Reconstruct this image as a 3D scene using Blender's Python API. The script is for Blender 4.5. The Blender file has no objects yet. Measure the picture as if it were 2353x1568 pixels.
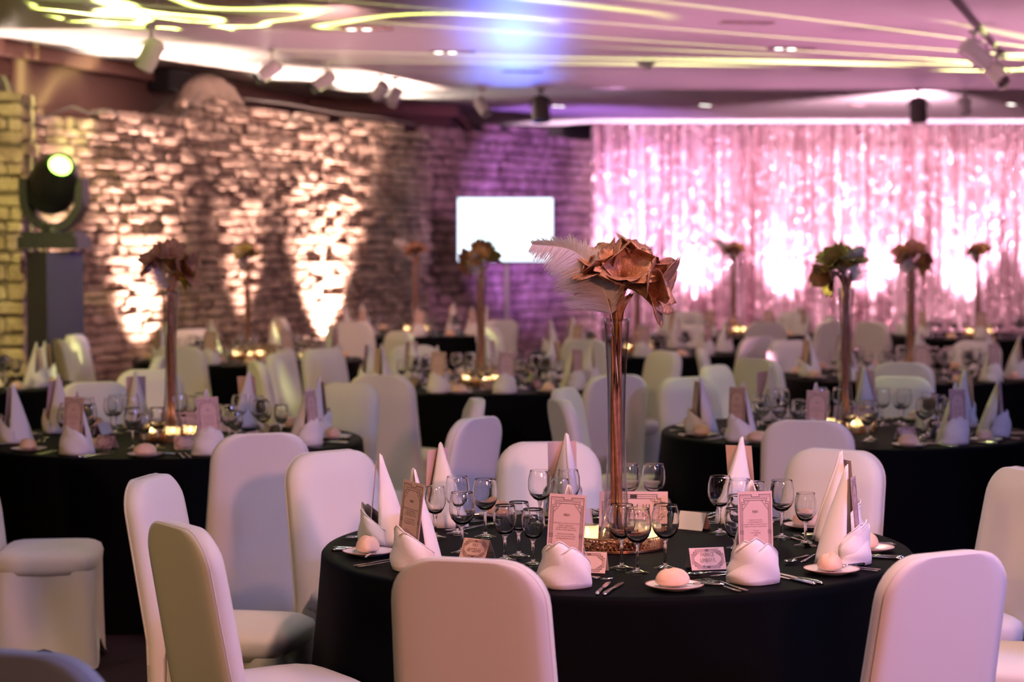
import bpy, bmesh, math, random
from mathutils import Vector, Matrix, Euler
random.seed(7)
R = math.radians
sc = bpy.context.scene
C = sc.collection
PI = math.pi
sin, cos = math.sin, math.cos

# ------------------------------------------------------------------ camera
cam_d = bpy.data.cameras.new('camera'); cam = bpy.data.objects.new('camera', cam_d); C.objects.link(cam)
cam.location = (0, 0, 1.696)
cam.rotation_euler = (R(90) - math.atan(234 / 4700), 0, 0)
cam_d.sensor_width = 36; cam_d.lens = 4700 / 2353 * 36
cam_d.clip_end = 100
cam_d.dof.use_dof = True; cam_d.dof.focus_distance = 5.95; cam_d.dof.aperture_fstop = 3.0
sc.camera = cam
sc.view_settings.view_transform = 'Standard'; sc.view_settings.look = 'None'
sc.view_settings.exposure = 0.0; sc.view_settings.gamma = 1.0
sc.view_settings.use_curve_mapping = False
cy = sc.cycles
cy.caustics_reflective = False; cy.caustics_refractive = False
cy.max_bounces = 10; cy.transmission_bounces = 10; cy.transparent_max_bounces = 12
cy.diffuse_bounces = 2; cy.glossy_bounces = 3
cy.sample_clamp_indirect = 5.0; cy.blur_glossy = 0.8
cy.use_denoising = True; cy.adaptive_threshold = 0.15; cy.adaptive_min_samples = 16

# ------------------------------------------------------------------ world + lamps
w = bpy.data.worlds.new('world'); sc.world = w; w.use_nodes = True
w.node_tree.nodes['Background'].inputs[0].default_value = (0.05, 0.035, 0.05, 1)
w.node_tree.nodes['Background'].inputs[1].default_value = 0.3

def batten(name, loc, aim, col, power, sx, sy):
    """an unseen batten-shaped area lamp"""
    d = bpy.data.lights.new(name, 'AREA'); o = bpy.data.objects.new(name, d); C.objects.link(o)
    d.shape = 'RECTANGLE'; d.size = sx; d.size_y = sy; d.color = col; d.energy = power; d.spread = R(130)
    o.location = loc; o.rotation_euler = (Vector(aim) - Vector(loc)).to_track_quat('-Z', 'Y').to_euler()
    return o
def spot(name, loc, aim, col, power, angle, blend=0.6, radius=0.1):
    d = bpy.data.lights.new(name, 'SPOT'); o = bpy.data.objects.new(name, d); C.objects.link(o)
    d.color = col; d.energy = power; d.spot_size = R(angle); d.spot_blend = blend; d.shadow_soft_size = radius
    o.location = loc
    o.rotation_euler = (Vector(aim) - Vector(loc)).to_track_quat('-Z', 'Y').to_euler()
    return o

# house wash from the lighting bars behind and beside the tables, and downlights in the slab, plus added glint strips
spot('wash_pink', (2.6, -1.8, 3.1), (0.75, 5.3, 0.6), (1.0, 0.37, 0.28), 1250, 31, 1.0, 0.25)
spot('down_pink', (0.9, 4.9, 3.3), (0.5, 6.0, 0.7), (1.0, 0.54, 0.46), 250, 86, 0.9, 0.12)
spot('wash_olive', (-5.2, 2.2, 3.1), (0.6, 11.0, 0.8), (1.0, 0.66, 0.22), 300, 70, 0.8, 0.3)
batten('wash_blue', (4.6, 3.2, 3.1), (-1.6, 8.4, 0.8), (0.36, 0.34, 1.0), 76, 1.4, 0.2)
batten('strip_blue', (5.2, 2.6, 1.9), (0.4, 6.2, 0.9), (0.30, 0.40, 1.0), 15, 0.12, 1.3)
for sx, sy, sz, scol in ((3.4, 4.2, 3.0, (.30, .42, 1.0)), (-2.6, 9.6, 3.2, (.36, .46, 1.0)), (3.2, 10.2, 3.2, (.36, .46, 1.0)), (0.4, 9.2, 3.25, (.9, .86, 1.0)), (1.9, 6.6, 3.25, (1.0, .86, .80)), (-1.0, 5.4, 3.25, (.8, .82, 1.0))):
    batten('added_glint_strip', (sx, sy, sz), (0.35, 6.3, 0.85), scol, 4, 0.9, 0.03)  # unseen strips added only for glints on the glasses
batten('added_glint_rose', (-1.2, -2.2, 2.7), (0.4, 6.0, 0.9), (1.0, 0.60, 0.52), 14, 0.10, 1.0)  # unseen lamp put in for a pinkish glint on the glasses
batten('wash_blue_far', (5.6, 11.0, 3.15), (-2.0, 14.5, 0.8), (0.42, 0.46, 1.0), 14, 1.4, 0.2)
spot('wash_back_pink', (6.5, 9.0, 3.2), (1.5, 17.0, 0.8), (1.0, 0.60, 0.54), 250, 75, 0.8, 0.3)
spot('wash_back_olive', (-5.5, 9.0, 3.2), (0.5, 16.0, 0.8), (1.0, 0.74, 0.30), 400, 75, 0.8, 0.3)
spot('down_lime', (1.7, 11.9, 3.3), (1.6, 10.6, 0.7), (0.95, 1.0, 0.38), 75, 115, 0.9, 0.12)
spot('down_lime_left', (-3.1, 12.0, 3.3), (-2.8, 12.2, 0.7), (0.92, 1.0, 0.40), 48, 110, 0.9, 0.12)
spot('down_rose_left', (-1.2, 7.6, 3.3), (-1.6, 9.0, 0.7), (1.0, 0.60, 0.60), 30, 105, 0.9, 0.12)
# ceiling colour
for yy, pw, an in ((21.2, 120, 15), (18.4, 135, 11), (15.0, 140, 9)):
    spot('ceiling_blue', (0.02, 26.4, 0.9), (-0.03, yy, 3.35), (0.055, 0.17, 1.0), pw * 4, an, 0.9, 0.03)
for x, y, col, pw in ((3.9, 17.7, (1.0, 0.36, 0.66), 210), (1.75, 15.2, (1.0, 0.40, 0.66), 170), (-0.9, 17.4, (1.0, 0.48, 0.62), 150), (5.6, 15.6, (1.0, 0.50, 0.62), 230), (-2.6, 13.2, (1.0, 0.62, 0.54), 130), (3.7, 22.2, (1.0, 0.42, 0.74), 130), (0.7, 20.6, (1.0, 0.44, 0.78), 80)):
    spot('ceiling_pink', (x, y, 0.12), (x, y - 0.2, 3.35), col, pw * 2.3, 96, 1.0, 0.06)
# sequin-curtain uplights
for i, x in enumerate((1.55, 2.85, 4.2, 5.5, 6.95, 8.3)):
    spot('curtain_uplight', (x, 30.95, 0.22), (x, 31.5, 1.9), (1.0, 0.62, 0.88), 1500, 58, 0.9, 0.05)
spot('curtain_wash', (5.0, 24.5, 3.2), (4.6, 31.5, 1.9), (1.0, 0.56, 0.72), 3300, 80, 0.8, 0.2)
# stone-wall uplights
WA, WB = Vector((-4.36, 18.2)), Vector((-1.06, 26.0))
WN = Vector((WB.y - WA.y, -(WB.x - WA.x))).normalized()
for t, pw, an in ((0.0, 1200, 60), (0.215, 2700, 62), (0.445, 1900, 42), (0.66, 4800, 72)):
    b = WA.lerp(WB, t) + WN * 0.46; a = WA.lerp(WB, t)
    spot('stone_uplight', (b.x, b.y, 0.2), (a.x, a.y, 2.3), (1.0, 0.66, 0.54), pw, an, 1.0, 0.05)
spot('stone_wash', (-1.2, 14.5, 3.2), (-3.0, 21.5, 2.0), (1.0, 0.50, 0.46), 380, 80, 0.8, 0.2)
spot('pillar_lime', (-3.2, 12.5, 3.2), (-4.6, 17.3, 1.6), (1.0, 0.92, 0.28), 1000, 40, 0.6, 0.1)
spot('corner_violet', (0.9, 25.0, 0.3), (0.6, 29.0, 2.4), (0.50, 0.20, 1.0), 1300, 60, 0.8, 0.1)
spot('corner_magenta', (1.2, 22.0, 3.2), (0.2, 28.8, 1.7), (0.80, 0.36, 0.85), 480, 60, 0.8, 0.1)
spot('plinth_violet', (0.4, 15.0, 3.2), (-3.8, 17.0, 1.2), (0.50, 0.20, 1.0), 480, 18, 0.5, 0.1)
# soffit over the stone wall
for t, z, pw in ((-.30, 2.7, 120), (.02, 2.95, 110), (.20, 3.0, 100), (.58, 3.16, 100), (.80, 3.16, 110), (.96, 3.12, 90)):
    b = WA.lerp(WB, t) - WN * 0.30
    spot('soffit_warm', (b.x, b.y, z), (b.x + WN.x * .5, b.y + WN.y * .5, 3.48), (1.0, 0.80, 0.66), pw * .55, 150, 0.9, 0.06)

def gobo(o, scale, stretch, seed, thick, lac):
    """procedural gobo: thin looping filaments thrown by a moving head"""
    d = o.data; d.use_nodes = True; nt = d.node_tree; n = nt.nodes; L = nt.links
    em = n['Emission']
    tc = n.new('ShaderNodeTexCoord'); sp = n.new('ShaderNodeSeparateXYZ'); L.new(tc.outputs['Normal'], sp.inputs[0])
    def m(op, a, b=None):
        x = n.new('ShaderNodeMath'); x.operation = op
        for k, v in ((0, a), (1, b)):
            if v is None: continue
            if isinstance(v, (int, float)): x.inputs[k].default_value = v
            else: L.new(v, x.inputs[k])
        return x.outputs[0]
    px = m('DIVIDE', sp.outputs[0], sp.outputs[2]); py = m('DIVIDE', sp.outputs[1], sp.outputs[2])
    cb = n.new('ShaderNodeCombineXYZ')
    L.new(m('MULTIPLY', px, stretch[0]), cb.inputs[0]); L.new(m('MULTIPLY', py, stretch[1]), cb.inputs[1]); cb.inputs[2].default_value = seed
    nz = n.new('ShaderNodeTexNoise'); nz.inputs['Scale'].default_value = scale; nz.inputs['Detail'].default_value = 1.0
    nz.inputs['Roughness'].default_value = 0.4
    L.new(cb.outputs[0], nz.inputs['Vector'])
    fr = m('FRACT', m('MULTIPLY', nz.outputs['Fac'], lac))
    ab = m('ABSOLUTE', m('SUBTRACT', fr, 0.5))
    ln = m('MAXIMUM', m('SUBTRACT', 1.0, m('DIVIDE', ab, thick)), 0.0)
    L.new(m('POWER', ln, 1.5), em.inputs['Strength'])
g1 = spot('moving_head_beam', (-3.58, 16.42, 2.26), (-2.0, 14.9, 3.35), (0.88, 1.0, 0.20), 12000, 74, 0.5, 0.012)
gobo(g1, 1.5, (0.8, 2.2), 3.1, 0.13, 7.0)
g2 = spot('moving_head_beam_far', (6.6, 20.4, 2.1), (3.2, 18.6, 3.35), (0.95, 1.0, 0.34), 24000, 60, 0.6, 0.012)
gobo(g2, 1.6, (3.0, 0.7), 8.7, 0.13, 7.0)

# ------------------------------------------------------------------ materials
def mat(name, col, rough=0.5, metal=0.0, spec=0.5, sheen=0.0, noise=None, bump=None, emit=None, trans=0.0, alpha=1.0):
    m = bpy.data.materials.new(name); m.use_nodes = True; nt = m.node_tree; n = nt.nodes; L = nt.links
    b = n['Principled BSDF']
    b.inputs['Base Color'].default_value = (*col, 1); b.inputs['Roughness'].default_value = rough
    b.inputs['Metallic'].default_value = metal; b.inputs['Specular IOR Level'].default_value = spec
    b.inputs['Sheen Weight'].default_value = sheen; b.inputs['Transmission Weight'].default_value = trans
    if emit: b.inputs['Emission Color'].default_value = (*emit[0], 1); b.inputs['Emission Strength'].default_value = emit[1]
    tc = n.new('ShaderNodeTexCoord')
    if noise:
        sc_, col2, det = noise
        nz = n.new('ShaderNodeTexNoise'); nz.inputs['Scale'].default_value = sc_; nz.inputs['Detail'].default_value = det
        L.new(tc.outputs['Object'], nz.inputs['Vector'])
        mx = n.new('ShaderNodeMix'); mx.data_type = 'RGBA'
        cr = n.new('ShaderNodeValToRGB'); cr.color_ramp.elements[0].position = 0.35; cr.color_ramp.elements[1].position = 0.65
        L.new(nz.outputs['Fac'], cr.inputs[0]); L.new(cr.outputs[0], mx.inputs['Factor'])
        mx.inputs['A'].default_value = (*col, 1); mx.inputs['B'].default_value = (*col2, 1)
        L.new(mx.outputs['Result'], b.inputs['Base Color'])
    if bump:
        sc_, st, dist = bump
        nz = n.new('ShaderNodeTexNoise'); nz.inputs['Scale'].default_value = sc_; nz.inputs['Detail'].default_value = 4
        L.new(tc.outputs['Object'], nz.inputs['Vector'])
        bp = n.new('ShaderNodeBump'); bp.inputs['Strength'].default_value = st; bp.inputs['Distance'].default_value = dist
        L.new(nz.outputs['Fac'], bp.inputs['Height']); L.new(bp.outputs[0], b.inputs['Normal'])
    return m
def emission(name, col, s):
    m = bpy.data.materials.new(name); m.use_nodes = True; nt = m.node_tree
    nt.nodes.remove(nt.nodes['Principled BSDF']); e = nt.nodes.new('ShaderNodeEmission')
    e.inputs[0].default_value = (*col, 1); e.inputs[1].default_value = s
    nt.links.new(e.outputs[0], nt.nodes['Material Output'].inputs[0]); return m
def glass_mat(name, rough=0.0, ior=1.52, col=(1, 1, 1)):
    m = bpy.data.materials.new(name); m.use_nodes = True; nt = m.node_tree
    nt.nodes.remove(nt.nodes['Principled BSDF']); g = nt.nodes.new('ShaderNodeBsdfGlass')
    g.inputs['Color'].default_value = (*col, 1); g.inputs['Roughness'].default_value = rough; g.inputs['IOR'].default_value = ior
    nt.links.new(g.outputs[0], nt.nodes['Material Output'].inputs[0]); return m
def mixed(name, parts):
    """two shaders mixed by a fixed amount"""
    m = bpy.data.materials.new(name); m.use_nodes = True; nt = m.node_tree; n = nt.nodes
    n.remove(n['Principled BSDF']); last = None
    for k, (typ, col, fac) in enumerate(parts):
        s = n.new(typ); s.inputs['Color'].default_value = (*col, 1)
        if last is None: last = s.outputs[0]
        else:
            mx = n.new('ShaderNodeMixShader'); mx.inputs[0].default_value = fac
            nt.links.new(last, mx.inputs[1]); nt.links.new(s.outputs[0], mx.inputs[2]); last = mx.outputs[0]
    nt.links.new(last, n['Material Output'].inputs[0]); return m

M = {}
M['spandex'] = mat('spandex', (0.80, 0.76, 0.70), 0.55, sheen=0.25, bump=(900, 0.05, 0.001))
M['seam'] = mat('seam', (0.72, 0.67, 0.60), 0.7)
M['napkin'] = mat('napkin_linen', (0.84, 0.78, 0.76), 0.75, sheen=0.2, bump=(700, 0.08, 0.001))
M['card'] = mat('card_paper', (0.68, 0.45, 0.39), 0.7)
M['card_inner'] = mat('card_inner', (0.74, 0.70, 0.66), 0.7)
M['ink'] = mat('ink', (0.03, 0.018, 0.015), 0.6)
M['ink_soft'] = mat('ink_soft', (0.20, 0.11, 0.09), 0.6)
M['cloth'] = mat('black_cloth', (0.0014, 0.0014, 0.0024), 0.65, spec=0.05, noise=(3.0, (0.0010, 0.0010, 0.0016), 3), bump=(500, 0.1, 0.001))
M['glass'] = glass_mat('clear_glass')
def thin_glass(name, k0, k1):
    m = bpy.data.materials.new(name); m.use_nodes = True; nt = m.node_tree; n = nt.nodes; L = nt.links
    n.remove(n['Principled BSDF']); t = n.new('ShaderNodeBsdfTransparent'); t.inputs[0].default_value = (.97, .965, .965, 1)
    g = n.new('ShaderNodeBsdfGlossy'); g.inputs['Roughness'].default_value = .03
    lw = n.new('ShaderNodeLayerWeight'); lw.inputs[0].default_value = .5
    p = n.new('ShaderNodeMath'); p.operation = 'POWER'; L.new(lw.outputs['Facing'], p.inputs[0]); p.inputs[1].default_value = 2.0
    q = n.new('ShaderNodeMath'); q.operation = 'MULTIPLY_ADD'; L.new(p.outputs[0], q.inputs[0]); q.inputs[1].default_value = k1; q.inputs[2].default_value = k0
    mx = n.new('ShaderNodeMixShader'); L.new(q.outputs[0], mx.inputs[0]); L.new(t.outputs[0], mx.inputs[1]); L.new(g.outputs[0], mx.inputs[2])
    L.new(mx.outputs[0], n['Material Output'].inputs[0]); return m
M['vase_glass'] = thin_glass('vase_glass', .06, .94)
M['steel'] = mat('cutlery_steel', (0.72, 0.69, 0.66), 0.16, 1.0)
M['china'] = mat('china', (0.80, 0.76, 0.74), 0.18)
M['china_rim'] = mat('china_rim', (0.42, 0.20, 0.17), 0.3)
M['bread'] = mat('bread_crust', (0.80, 0.50, 0.33), 0.62, noise=(22, (0.86, 0.60, 0.44), 4), bump=(90, 0.25, 0.003))
M['copper'] = mat('copper_petal', (0.60, 0.285, 0.175), 0.40, 0.40, noise=(60, (0.42, 0.195, 0.095), 6), bump=(190, 0.9, 0.004))
M['lime_lit_petal'] = mat('lime_lit_petal', (0.40, 0.36, 0.07), 0.5, 0.35, noise=(30, (0.46, 0.24, 0.10), 4), bump=(120, 0.5, 0.003))  # copper petals tinted lime: the greenish light is put into the colour
M['copper_stem'] = mat('copper_stem', (0.56, 0.25, 0.15), 0.45, 0.5, noise=(60, (0.40, 0.17, 0.08), 3))
M['gold'] = mat('gold_wire', (0.52, 0.25, 0.13), 0.28, 1.0)
M['bead'] = mat('bead', (0.62, 0.30, 0.14), 0.22, 0.9)
M['feather'] = mixed('feather', [('ShaderNodeBsdfDiffuse', (0.86, 0.78, 0.76), 0), ('ShaderNodeBsdfTranslucent', (0.86, 0.78, 0.78), 0.45)])
M['quill'] = mat('quill', (0.80, 0.66, 0.60), 0.5)
M['votive'] = mixed('votive_cup', [('ShaderNodeBsdfTransparent', (1, 0.97, 0.92), 0), ('ShaderNodeBsdfTranslucent', (0.95, 0.86, 0.70), 0.45), ('ShaderNodeBsdfGlossy', (0.9, 0.9, 0.9), 0.06)])
M['wax'] = mixed('wax', [('ShaderNodeBsdfDiffuse', (0.92, 0.86, 0.74), 0), ('ShaderNodeBsdfTranslucent', (1.0, 0.86, 0.62), 0.5)])
M['flame'] = emission('flame', (1.0, 0.62, 0.26), 45)
M['wick'] = mat('wick', (0.03, 0.02, 0.02), 0.9)
M['butter'] = mat('butter', (0.86, 0.62, 0.26), 0.5)
M['black'] = mat('black_plastic', (0.006, 0.006, 0.008), 0.4)
M['plinth'] = mat('plinth_black', (0.02, 0.017, 0.03), 0.6)
M['white_metal'] = mat('fixture_grey', (0.46, 0.44, 0.42), 0.45)
M['dark_metal'] = mat('fixture_dark', (0.045, 0.035, 0.035), 0.45)
M['lamp_lens'] = emission('lamp_lens', (1.0, 0.95, 0.85), 6)
M['beam_lens'] = emission('beam_lens', (0.42, 1.0, 0.12), 9)
M['screen_bezel'] = mat('bezel', (0.004, 0.004, 0.006), 0.3)
M['carpet'] = mat('carpet', (0.030, 0.008, 0.016), 0.95, noise=(60, (0.020, 0.006, 0.012), 5), bump=(300, 0.4, 0.006))
M['ceiling'] = mat('ceiling_paint', (0.62, 0.60, 0.60), 0.38, spec=0.4)
M['ceiling_up'] = mat('ceiling_upper', (0.72, 0.70, 0.69), 0.7)
M['brown'] = mat('brown_paint', (0.12, 0.050, 0.042), 0.7)
M['beam'] = mat('lit_brown_paint', (0.24, 0.11, 0.09), 0.7)  # lighter brown: light on the beam face put into the colour
M['dark'] = mat('dark_wall', (0.012, 0.010, 0.012), 0.8)
M['mortar'] = mat('mortar', (0.15, 0.105, 0.085), 0.95, noise=(14, (0.09, 0.065, 0.055), 5), bump=(40, 0.8, 0.02))
M['lamp_body'] = M['dark_metal']

def stone_mat():
    m = bpy.data.materials.new('rubble_stone'); m.use_nodes = True; nt = m.node_tree; n = nt.nodes; L = nt.links
    b = n['Principled BSDF']; b.inputs['Roughness'].default_value = 0.85
    g = n.new('ShaderNodeNewGeometry')
    n1 = n.new('ShaderNodeTexNoise'); n1.inputs['Scale'].default_value = 3.4; n1.inputs['Detail'].default_value = 4
    n2 = n.new('ShaderNodeTexNoise'); n2.inputs['Scale'].default_value = 26; n2.inputs['Detail'].default_value = 6
    L.new(g.outputs['Position'], n1.inputs['Vector']); L.new(g.outputs['Position'], n2.inputs['Vector'])
    cr = n.new('ShaderNodeValToRGB'); e = cr.color_ramp.elements
    e[0].position = 0.30; e[0].color = (0.17, 0.105, 0.085, 1); e[1].position = 0.70; e[1].color = (0.42, 0.31, 0.255, 1)
    x = e.new(0.5); x.color = (0.30, 0.205, 0.165, 1)
    L.new(n1.outputs['Fac'], cr.inputs[0])
    mx = n.new('ShaderNodeMix'); mx.data_type = 'RGBA'; mx.blend_type = 'MULTIPLY'; mx.inputs['Factor'].default_value = 0.55
    L.new(cr.outputs[0], mx.inputs['A']); L.new(n2.outputs['Fac'], mx.inputs['B'])
    hv = n.new('ShaderNodeHueSaturation'); hv.inputs['Value'].default_value = 1.55; L.new(mx.outputs['Result'], hv.inputs['Color'])
    L.new(hv.outputs[0], b.inputs['Base Color'])
    bp = n.new('ShaderNodeBump'); bp.inputs['Strength'].default_value = 0.9; bp.inputs['Distance'].default_value = 0.02
    L.new(n2.outputs['Fac'], bp.inputs['Height']); L.new(bp.outputs[0], b.inputs['Normal'])
    return m
M['stone'] = stone_mat()

def sequin_mat():
    m = bpy.data.materials.new('sequins'); m.use_nodes = True; nt = m.node_tree; n = nt.nodes; L = nt.links
    b = n['Principled BSDF']; b.inputs['Roughness'].default_value = 0.30; b.inputs['Metallic'].default_value = 0.6
    tc = n.new('ShaderNodeTexCoord'); v = n.new('ShaderNodeTexVoronoi'); v.inputs['Scale'].default_value = 42
    L.new(tc.outputs['Object'], v.inputs['Vector'])
    sub = n.new('ShaderNodeVectorMath'); sub.operation = 'SUBTRACT'; sub.inputs[1].default_value = (0.5, 0.5, 0.5); L.new(v.outputs['Color'], sub.inputs[0])
    scl = n.new('ShaderNodeVectorMath'); scl.operation = 'SCALE'; scl.inputs['Scale'].default_value = 1.5; L.new(sub.outputs[0], scl.inputs[0])
    g = n.new('ShaderNodeNewGeometry'); ad = n.new('ShaderNodeVectorMath'); L.new(g.outputs['Normal'], ad.inputs[0]); L.new(scl.outputs[0], ad.inputs[1])
    nm = n.new('ShaderNodeVectorMath'); nm.operation = 'NORMALIZE'; L.new(ad.outputs[0], nm.inputs[0]); L.new(nm.outputs[0], b.inputs['Normal'])
    sx = n.new('ShaderNodeSeparateXYZ'); L.new(tc.outputs['Object'], sx.inputs[0])
    w1 = n.new('ShaderNodeTexNoise'); w1.inputs['Scale'].default_value = 1.0; w1.inputs['Detail'].default_value = 3
    mp = n.new('ShaderNodeMapping'); mp.inputs['Scale'].default_value = (7, 7, 0.35); L.new(tc.outputs['Object'], mp.inputs[0]); L.new(mp.outputs[0], w1.inputs['Vector'])
    cr = n.new('ShaderNodeValToRGB'); e = cr.color_ramp.elements
    e[0].position = 0.32; e[0].color = (0.42, 0.22, 0.24, 1); e[1].position = 0.62; e[1].color = (0.86, 0.66, 0.66, 1)  # darker vertical streaks: fold shade painted into the base colour
    L.new(w1.outputs['Fac'], cr.inputs[0]); L.new(cr.outputs[0], b.inputs['Base Color'])
    return m
M['sequin'] = sequin_mat()

def screen_mat():
    m = bpy.data.materials.new('screen_picture'); m.use_nodes = True; nt = m.node_tree; n = nt.nodes; L = nt.links
    n.remove(n['Principled BSDF']); e = n.new('ShaderNodeEmission'); e.inputs[1].default_value = 2.4
    tc = n.new('ShaderNodeTexCoord'); mp = n.new('ShaderNodeMapping'); mp.inputs['Scale'].default_value = (1.9, 1, 2.7)
    L.new(tc.outputs['Object'], mp.inputs[0]); ln = n.new('ShaderNodeVectorMath'); ln.operation = 'LENGTH'; L.new(mp.outputs[0], ln.inputs[0])
    cr = n.new('ShaderNodeValToRGB'); el = cr.color_ramp.elements
    el[0].position = 0.55; el[0].color = (0.62, 0.80, 0.86, 1); el[1].position = 0.85; el[1].color = (0.74, 0.86, 1.0, 1)
    L.new(ln.outputs['Value'], cr.inputs[0]); L.new(cr.outputs[0], e.inputs[0])
    L.new(e.outputs[0], n['Material Output'].inputs[0]); return m
M['screen'] = screen_mat()

# ------------------------------------------------------------------ mesh helpers
class MB:
    def __init__(s): s.v = []; s.f = []
    def add(s, vs, fs):
        o = len(s.v); s.v += [tuple(v) for v in vs]; s.f += [tuple(o + i for i in f) for f in fs]; return s
    def box(s, c, d, rot=None):
        x, y, z = d[0] / 2, d[1] / 2, d[2] / 2
        vs = [Vector((a * x, b * y, e * z)) for e in (-1, 1) for b in (-1, 1) for a in (-1, 1)]
        if rot is not None: vs = [rot @ v for v in vs]
        vs = [v + Vector(c) for v in vs]
        return s.add(vs, [(0, 2, 3, 1), (4, 5, 7, 6), (0, 1, 5, 4), (2, 6, 7, 3), (0, 4, 6, 2), (1, 3, 7, 5)])
    def lathe(s, prof, n=24, mtx=None):
        vs = []; fs = []; rings = []
        for r, z in prof:
            if r < 1e-6: rings.append([len(vs)]); vs.append(Vector((0, 0, z)))
            else:
                rings.append(list(range(len(vs), len(vs) + n)))
                vs += [Vector((r * cos(2 * PI * k / n), r * sin(2 * PI * k / n), z)) for k in range(n)]
        for a, b in zip(rings, rings[1:]):
            for k in range(n):
                k2 = (k + 1) % n
                if len(a) == 1 and len(b) == 1: continue
                if len(a) == 1: fs.append((a[0], b[k2], b[k]))
                elif len(b) == 1: fs.append((a[k], a[k2], b[0]))
                else: fs.append((a[k], a[k2], b[k2], b[k]))
        if mtx is not None: vs = [mtx @ v for v in vs]
        return s.add(vs, fs)
    def tube(s, pts, r, n=8, cap=True):
        pts = [Vector(p) for p in pts]; rs = r if isinstance(r, (list, tuple)) else [r] * len(pts)
        vs = []; fs = []; up = Vector((0, 0, 1))
        for i, p in enumerate(pts):
            d = (pts[min(i + 1, len(pts) - 1)] - pts[max(i - 1, 0)]).normalized()
            a = d.cross(up)
            if a.length < 1e-3: a = d.cross(Vector((1, 0, 0)))
            a.normalize(); b = a.cross(d).normalized()
            vs += [p + (a * cos(2 * PI * k / n) + b * sin(2 * PI * k / n)) * rs[i] for k in range(n)]
        for i in range(len(pts) - 1):
            for k in range(n):
                k2 = (k + 1) % n; fs.append((i * n + k, i * n + k2, (i + 1) * n + k2, (i + 1) * n + k))
        if cap: fs.append(tuple(range(n - 1, -1, -1))); fs.append(tuple(range((len(pts) - 1) * n, len(pts) * n)))
        return s.add(vs, fs)
    def grid(s, rows, closed=False):
        vs = [p for r in rows for p in r]; m = len(rows[0]); fs = []
        for i in range(len(rows) - 1):
            for k in range(m if closed else m - 1):
                k2 = (k + 1) % m; fs.append((i * m + k, i * m + k2, (i + 1) * m + k2, (i + 1) * m + k))
        return s.add(vs, fs)
    def sheet(s, rows, th):
        """a cloth or paper sheet with thickness"""
        rows = [[Vector(p) for p in r] for r in rows]; nr, nc = len(rows), len(rows[0])
        back = []
        for i in range(nr):
            b = []
            for k in range(nc):
                du = rows[min(i + 1, nr - 1)][k] - rows[max(i - 1, 0)][k]; dv = rows[i][min(k + 1, nc - 1)] - rows[i][max(k - 1, 0)]
                nn = du.cross(dv); nn = nn.normalized() if nn.length > 1e-9 else Vector((0, 0, 1))
                b.append(rows[i][k] + nn * th)
            back.append(b)
        o = len(s.v); s.grid(rows); s.grid([list(reversed(r)) for r in back]); N = nr * nc
        F = lambda i, k: o + i * nc + k
        B = lambda i, k: o + N + i * nc + (nc - 1 - k)
        for i in range(nr - 1):
            s.f.append((F(i, 0), F(i + 1, 0), B(i + 1, 0), B(i, 0))); s.f.append((F(i + 1, nc - 1), F(i, nc - 1), B(i, nc - 1), B(i + 1, nc - 1)))
        for k in range(nc - 1):
            s.f.append((F(0, k + 1), F(0, k), B(0, k), B(0, k + 1))); s.f.append((F(nr - 1, k), F(nr - 1, k + 1), B(nr - 1, k + 1), B(nr - 1, k)))
        return s
    def strip(s, pts, wd, z=0.0):
        """flat printed line in the local xz plane, y = z offset"""
        for a, b in zip(pts, pts[1:]):
            a = Vector(a); b = Vector(b); d = (b - a).normalized(); nn = Vector((-d.y, d.x)) * wd / 2
            a2, b2 = a - d * wd / 2, b + d * wd / 2
            q = [a2 - nn, b2 - nn, b2 + nn, a2 + nn]
            s.add([(p.x, z, p.y) for p in q], [(0, 1, 2, 3)])
        return s
    def mesh(s, name, m, smooth=True):
        me = bpy.data.meshes.new(name); me.from_pydata(s.v, [], s.f); me.validate(); me.update()
        if smooth: me.polygons.foreach_set('use_smooth', [True] * len(me.polygons))
        me.materials.append(M[m] if isinstance(m, str) else m); return me

def smooth_by_angle(me, deg=40):
    bm = bmesh.new(); bm.from_mesh(me)
    for e in bm.edges:
        if len(e.link_faces) == 2: e.smooth = e.calc_face_angle(0) < R(deg)
    bm.normal_update(); bm.to_mesh(me); bm.free(); return me
def subdiv(me, lv=1):
    o = bpy.data.objects.new('t', me); C.objects.link(o); md = o.modifiers.new('s', 'SUBSURF'); md.levels = lv; md.render_levels = lv
    dg = bpy.context.evaluated_depsgraph_get(); r = bpy.data.meshes.new_from_object(o.evaluated_get(dg)); r.name = me.name
    bpy.data.objects.remove(o); r.polygons.foreach_set('use_smooth', [True] * len(r.polygons)); return r
def text_mesh(name, body, size, m, sx=1.0, spacing=1.0, align='CENTER'):
    cu = bpy.data.curves.new(name, 'FONT'); cu.body = body; cu.size = size; cu.align_x = align; cu.space_line = spacing; cu.resolution_u = 1
    o = bpy.data.objects.new('t', cu); C.objects.link(o); dg = bpy.context.evaluated_depsgraph_get()
    me = bpy.data.meshes.new_from_object(o.evaluated_get(dg)); bpy.data.objects.remove(o); bpy.data.curves.remove(cu)
    me.transform(Matrix.Rotation(PI / 2, 4, 'X') @ Matrix.Diagonal((sx, 1, 1, 1))); me.name = name
    me.materials.clear(); me.materials.append(M[m]); return me

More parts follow.
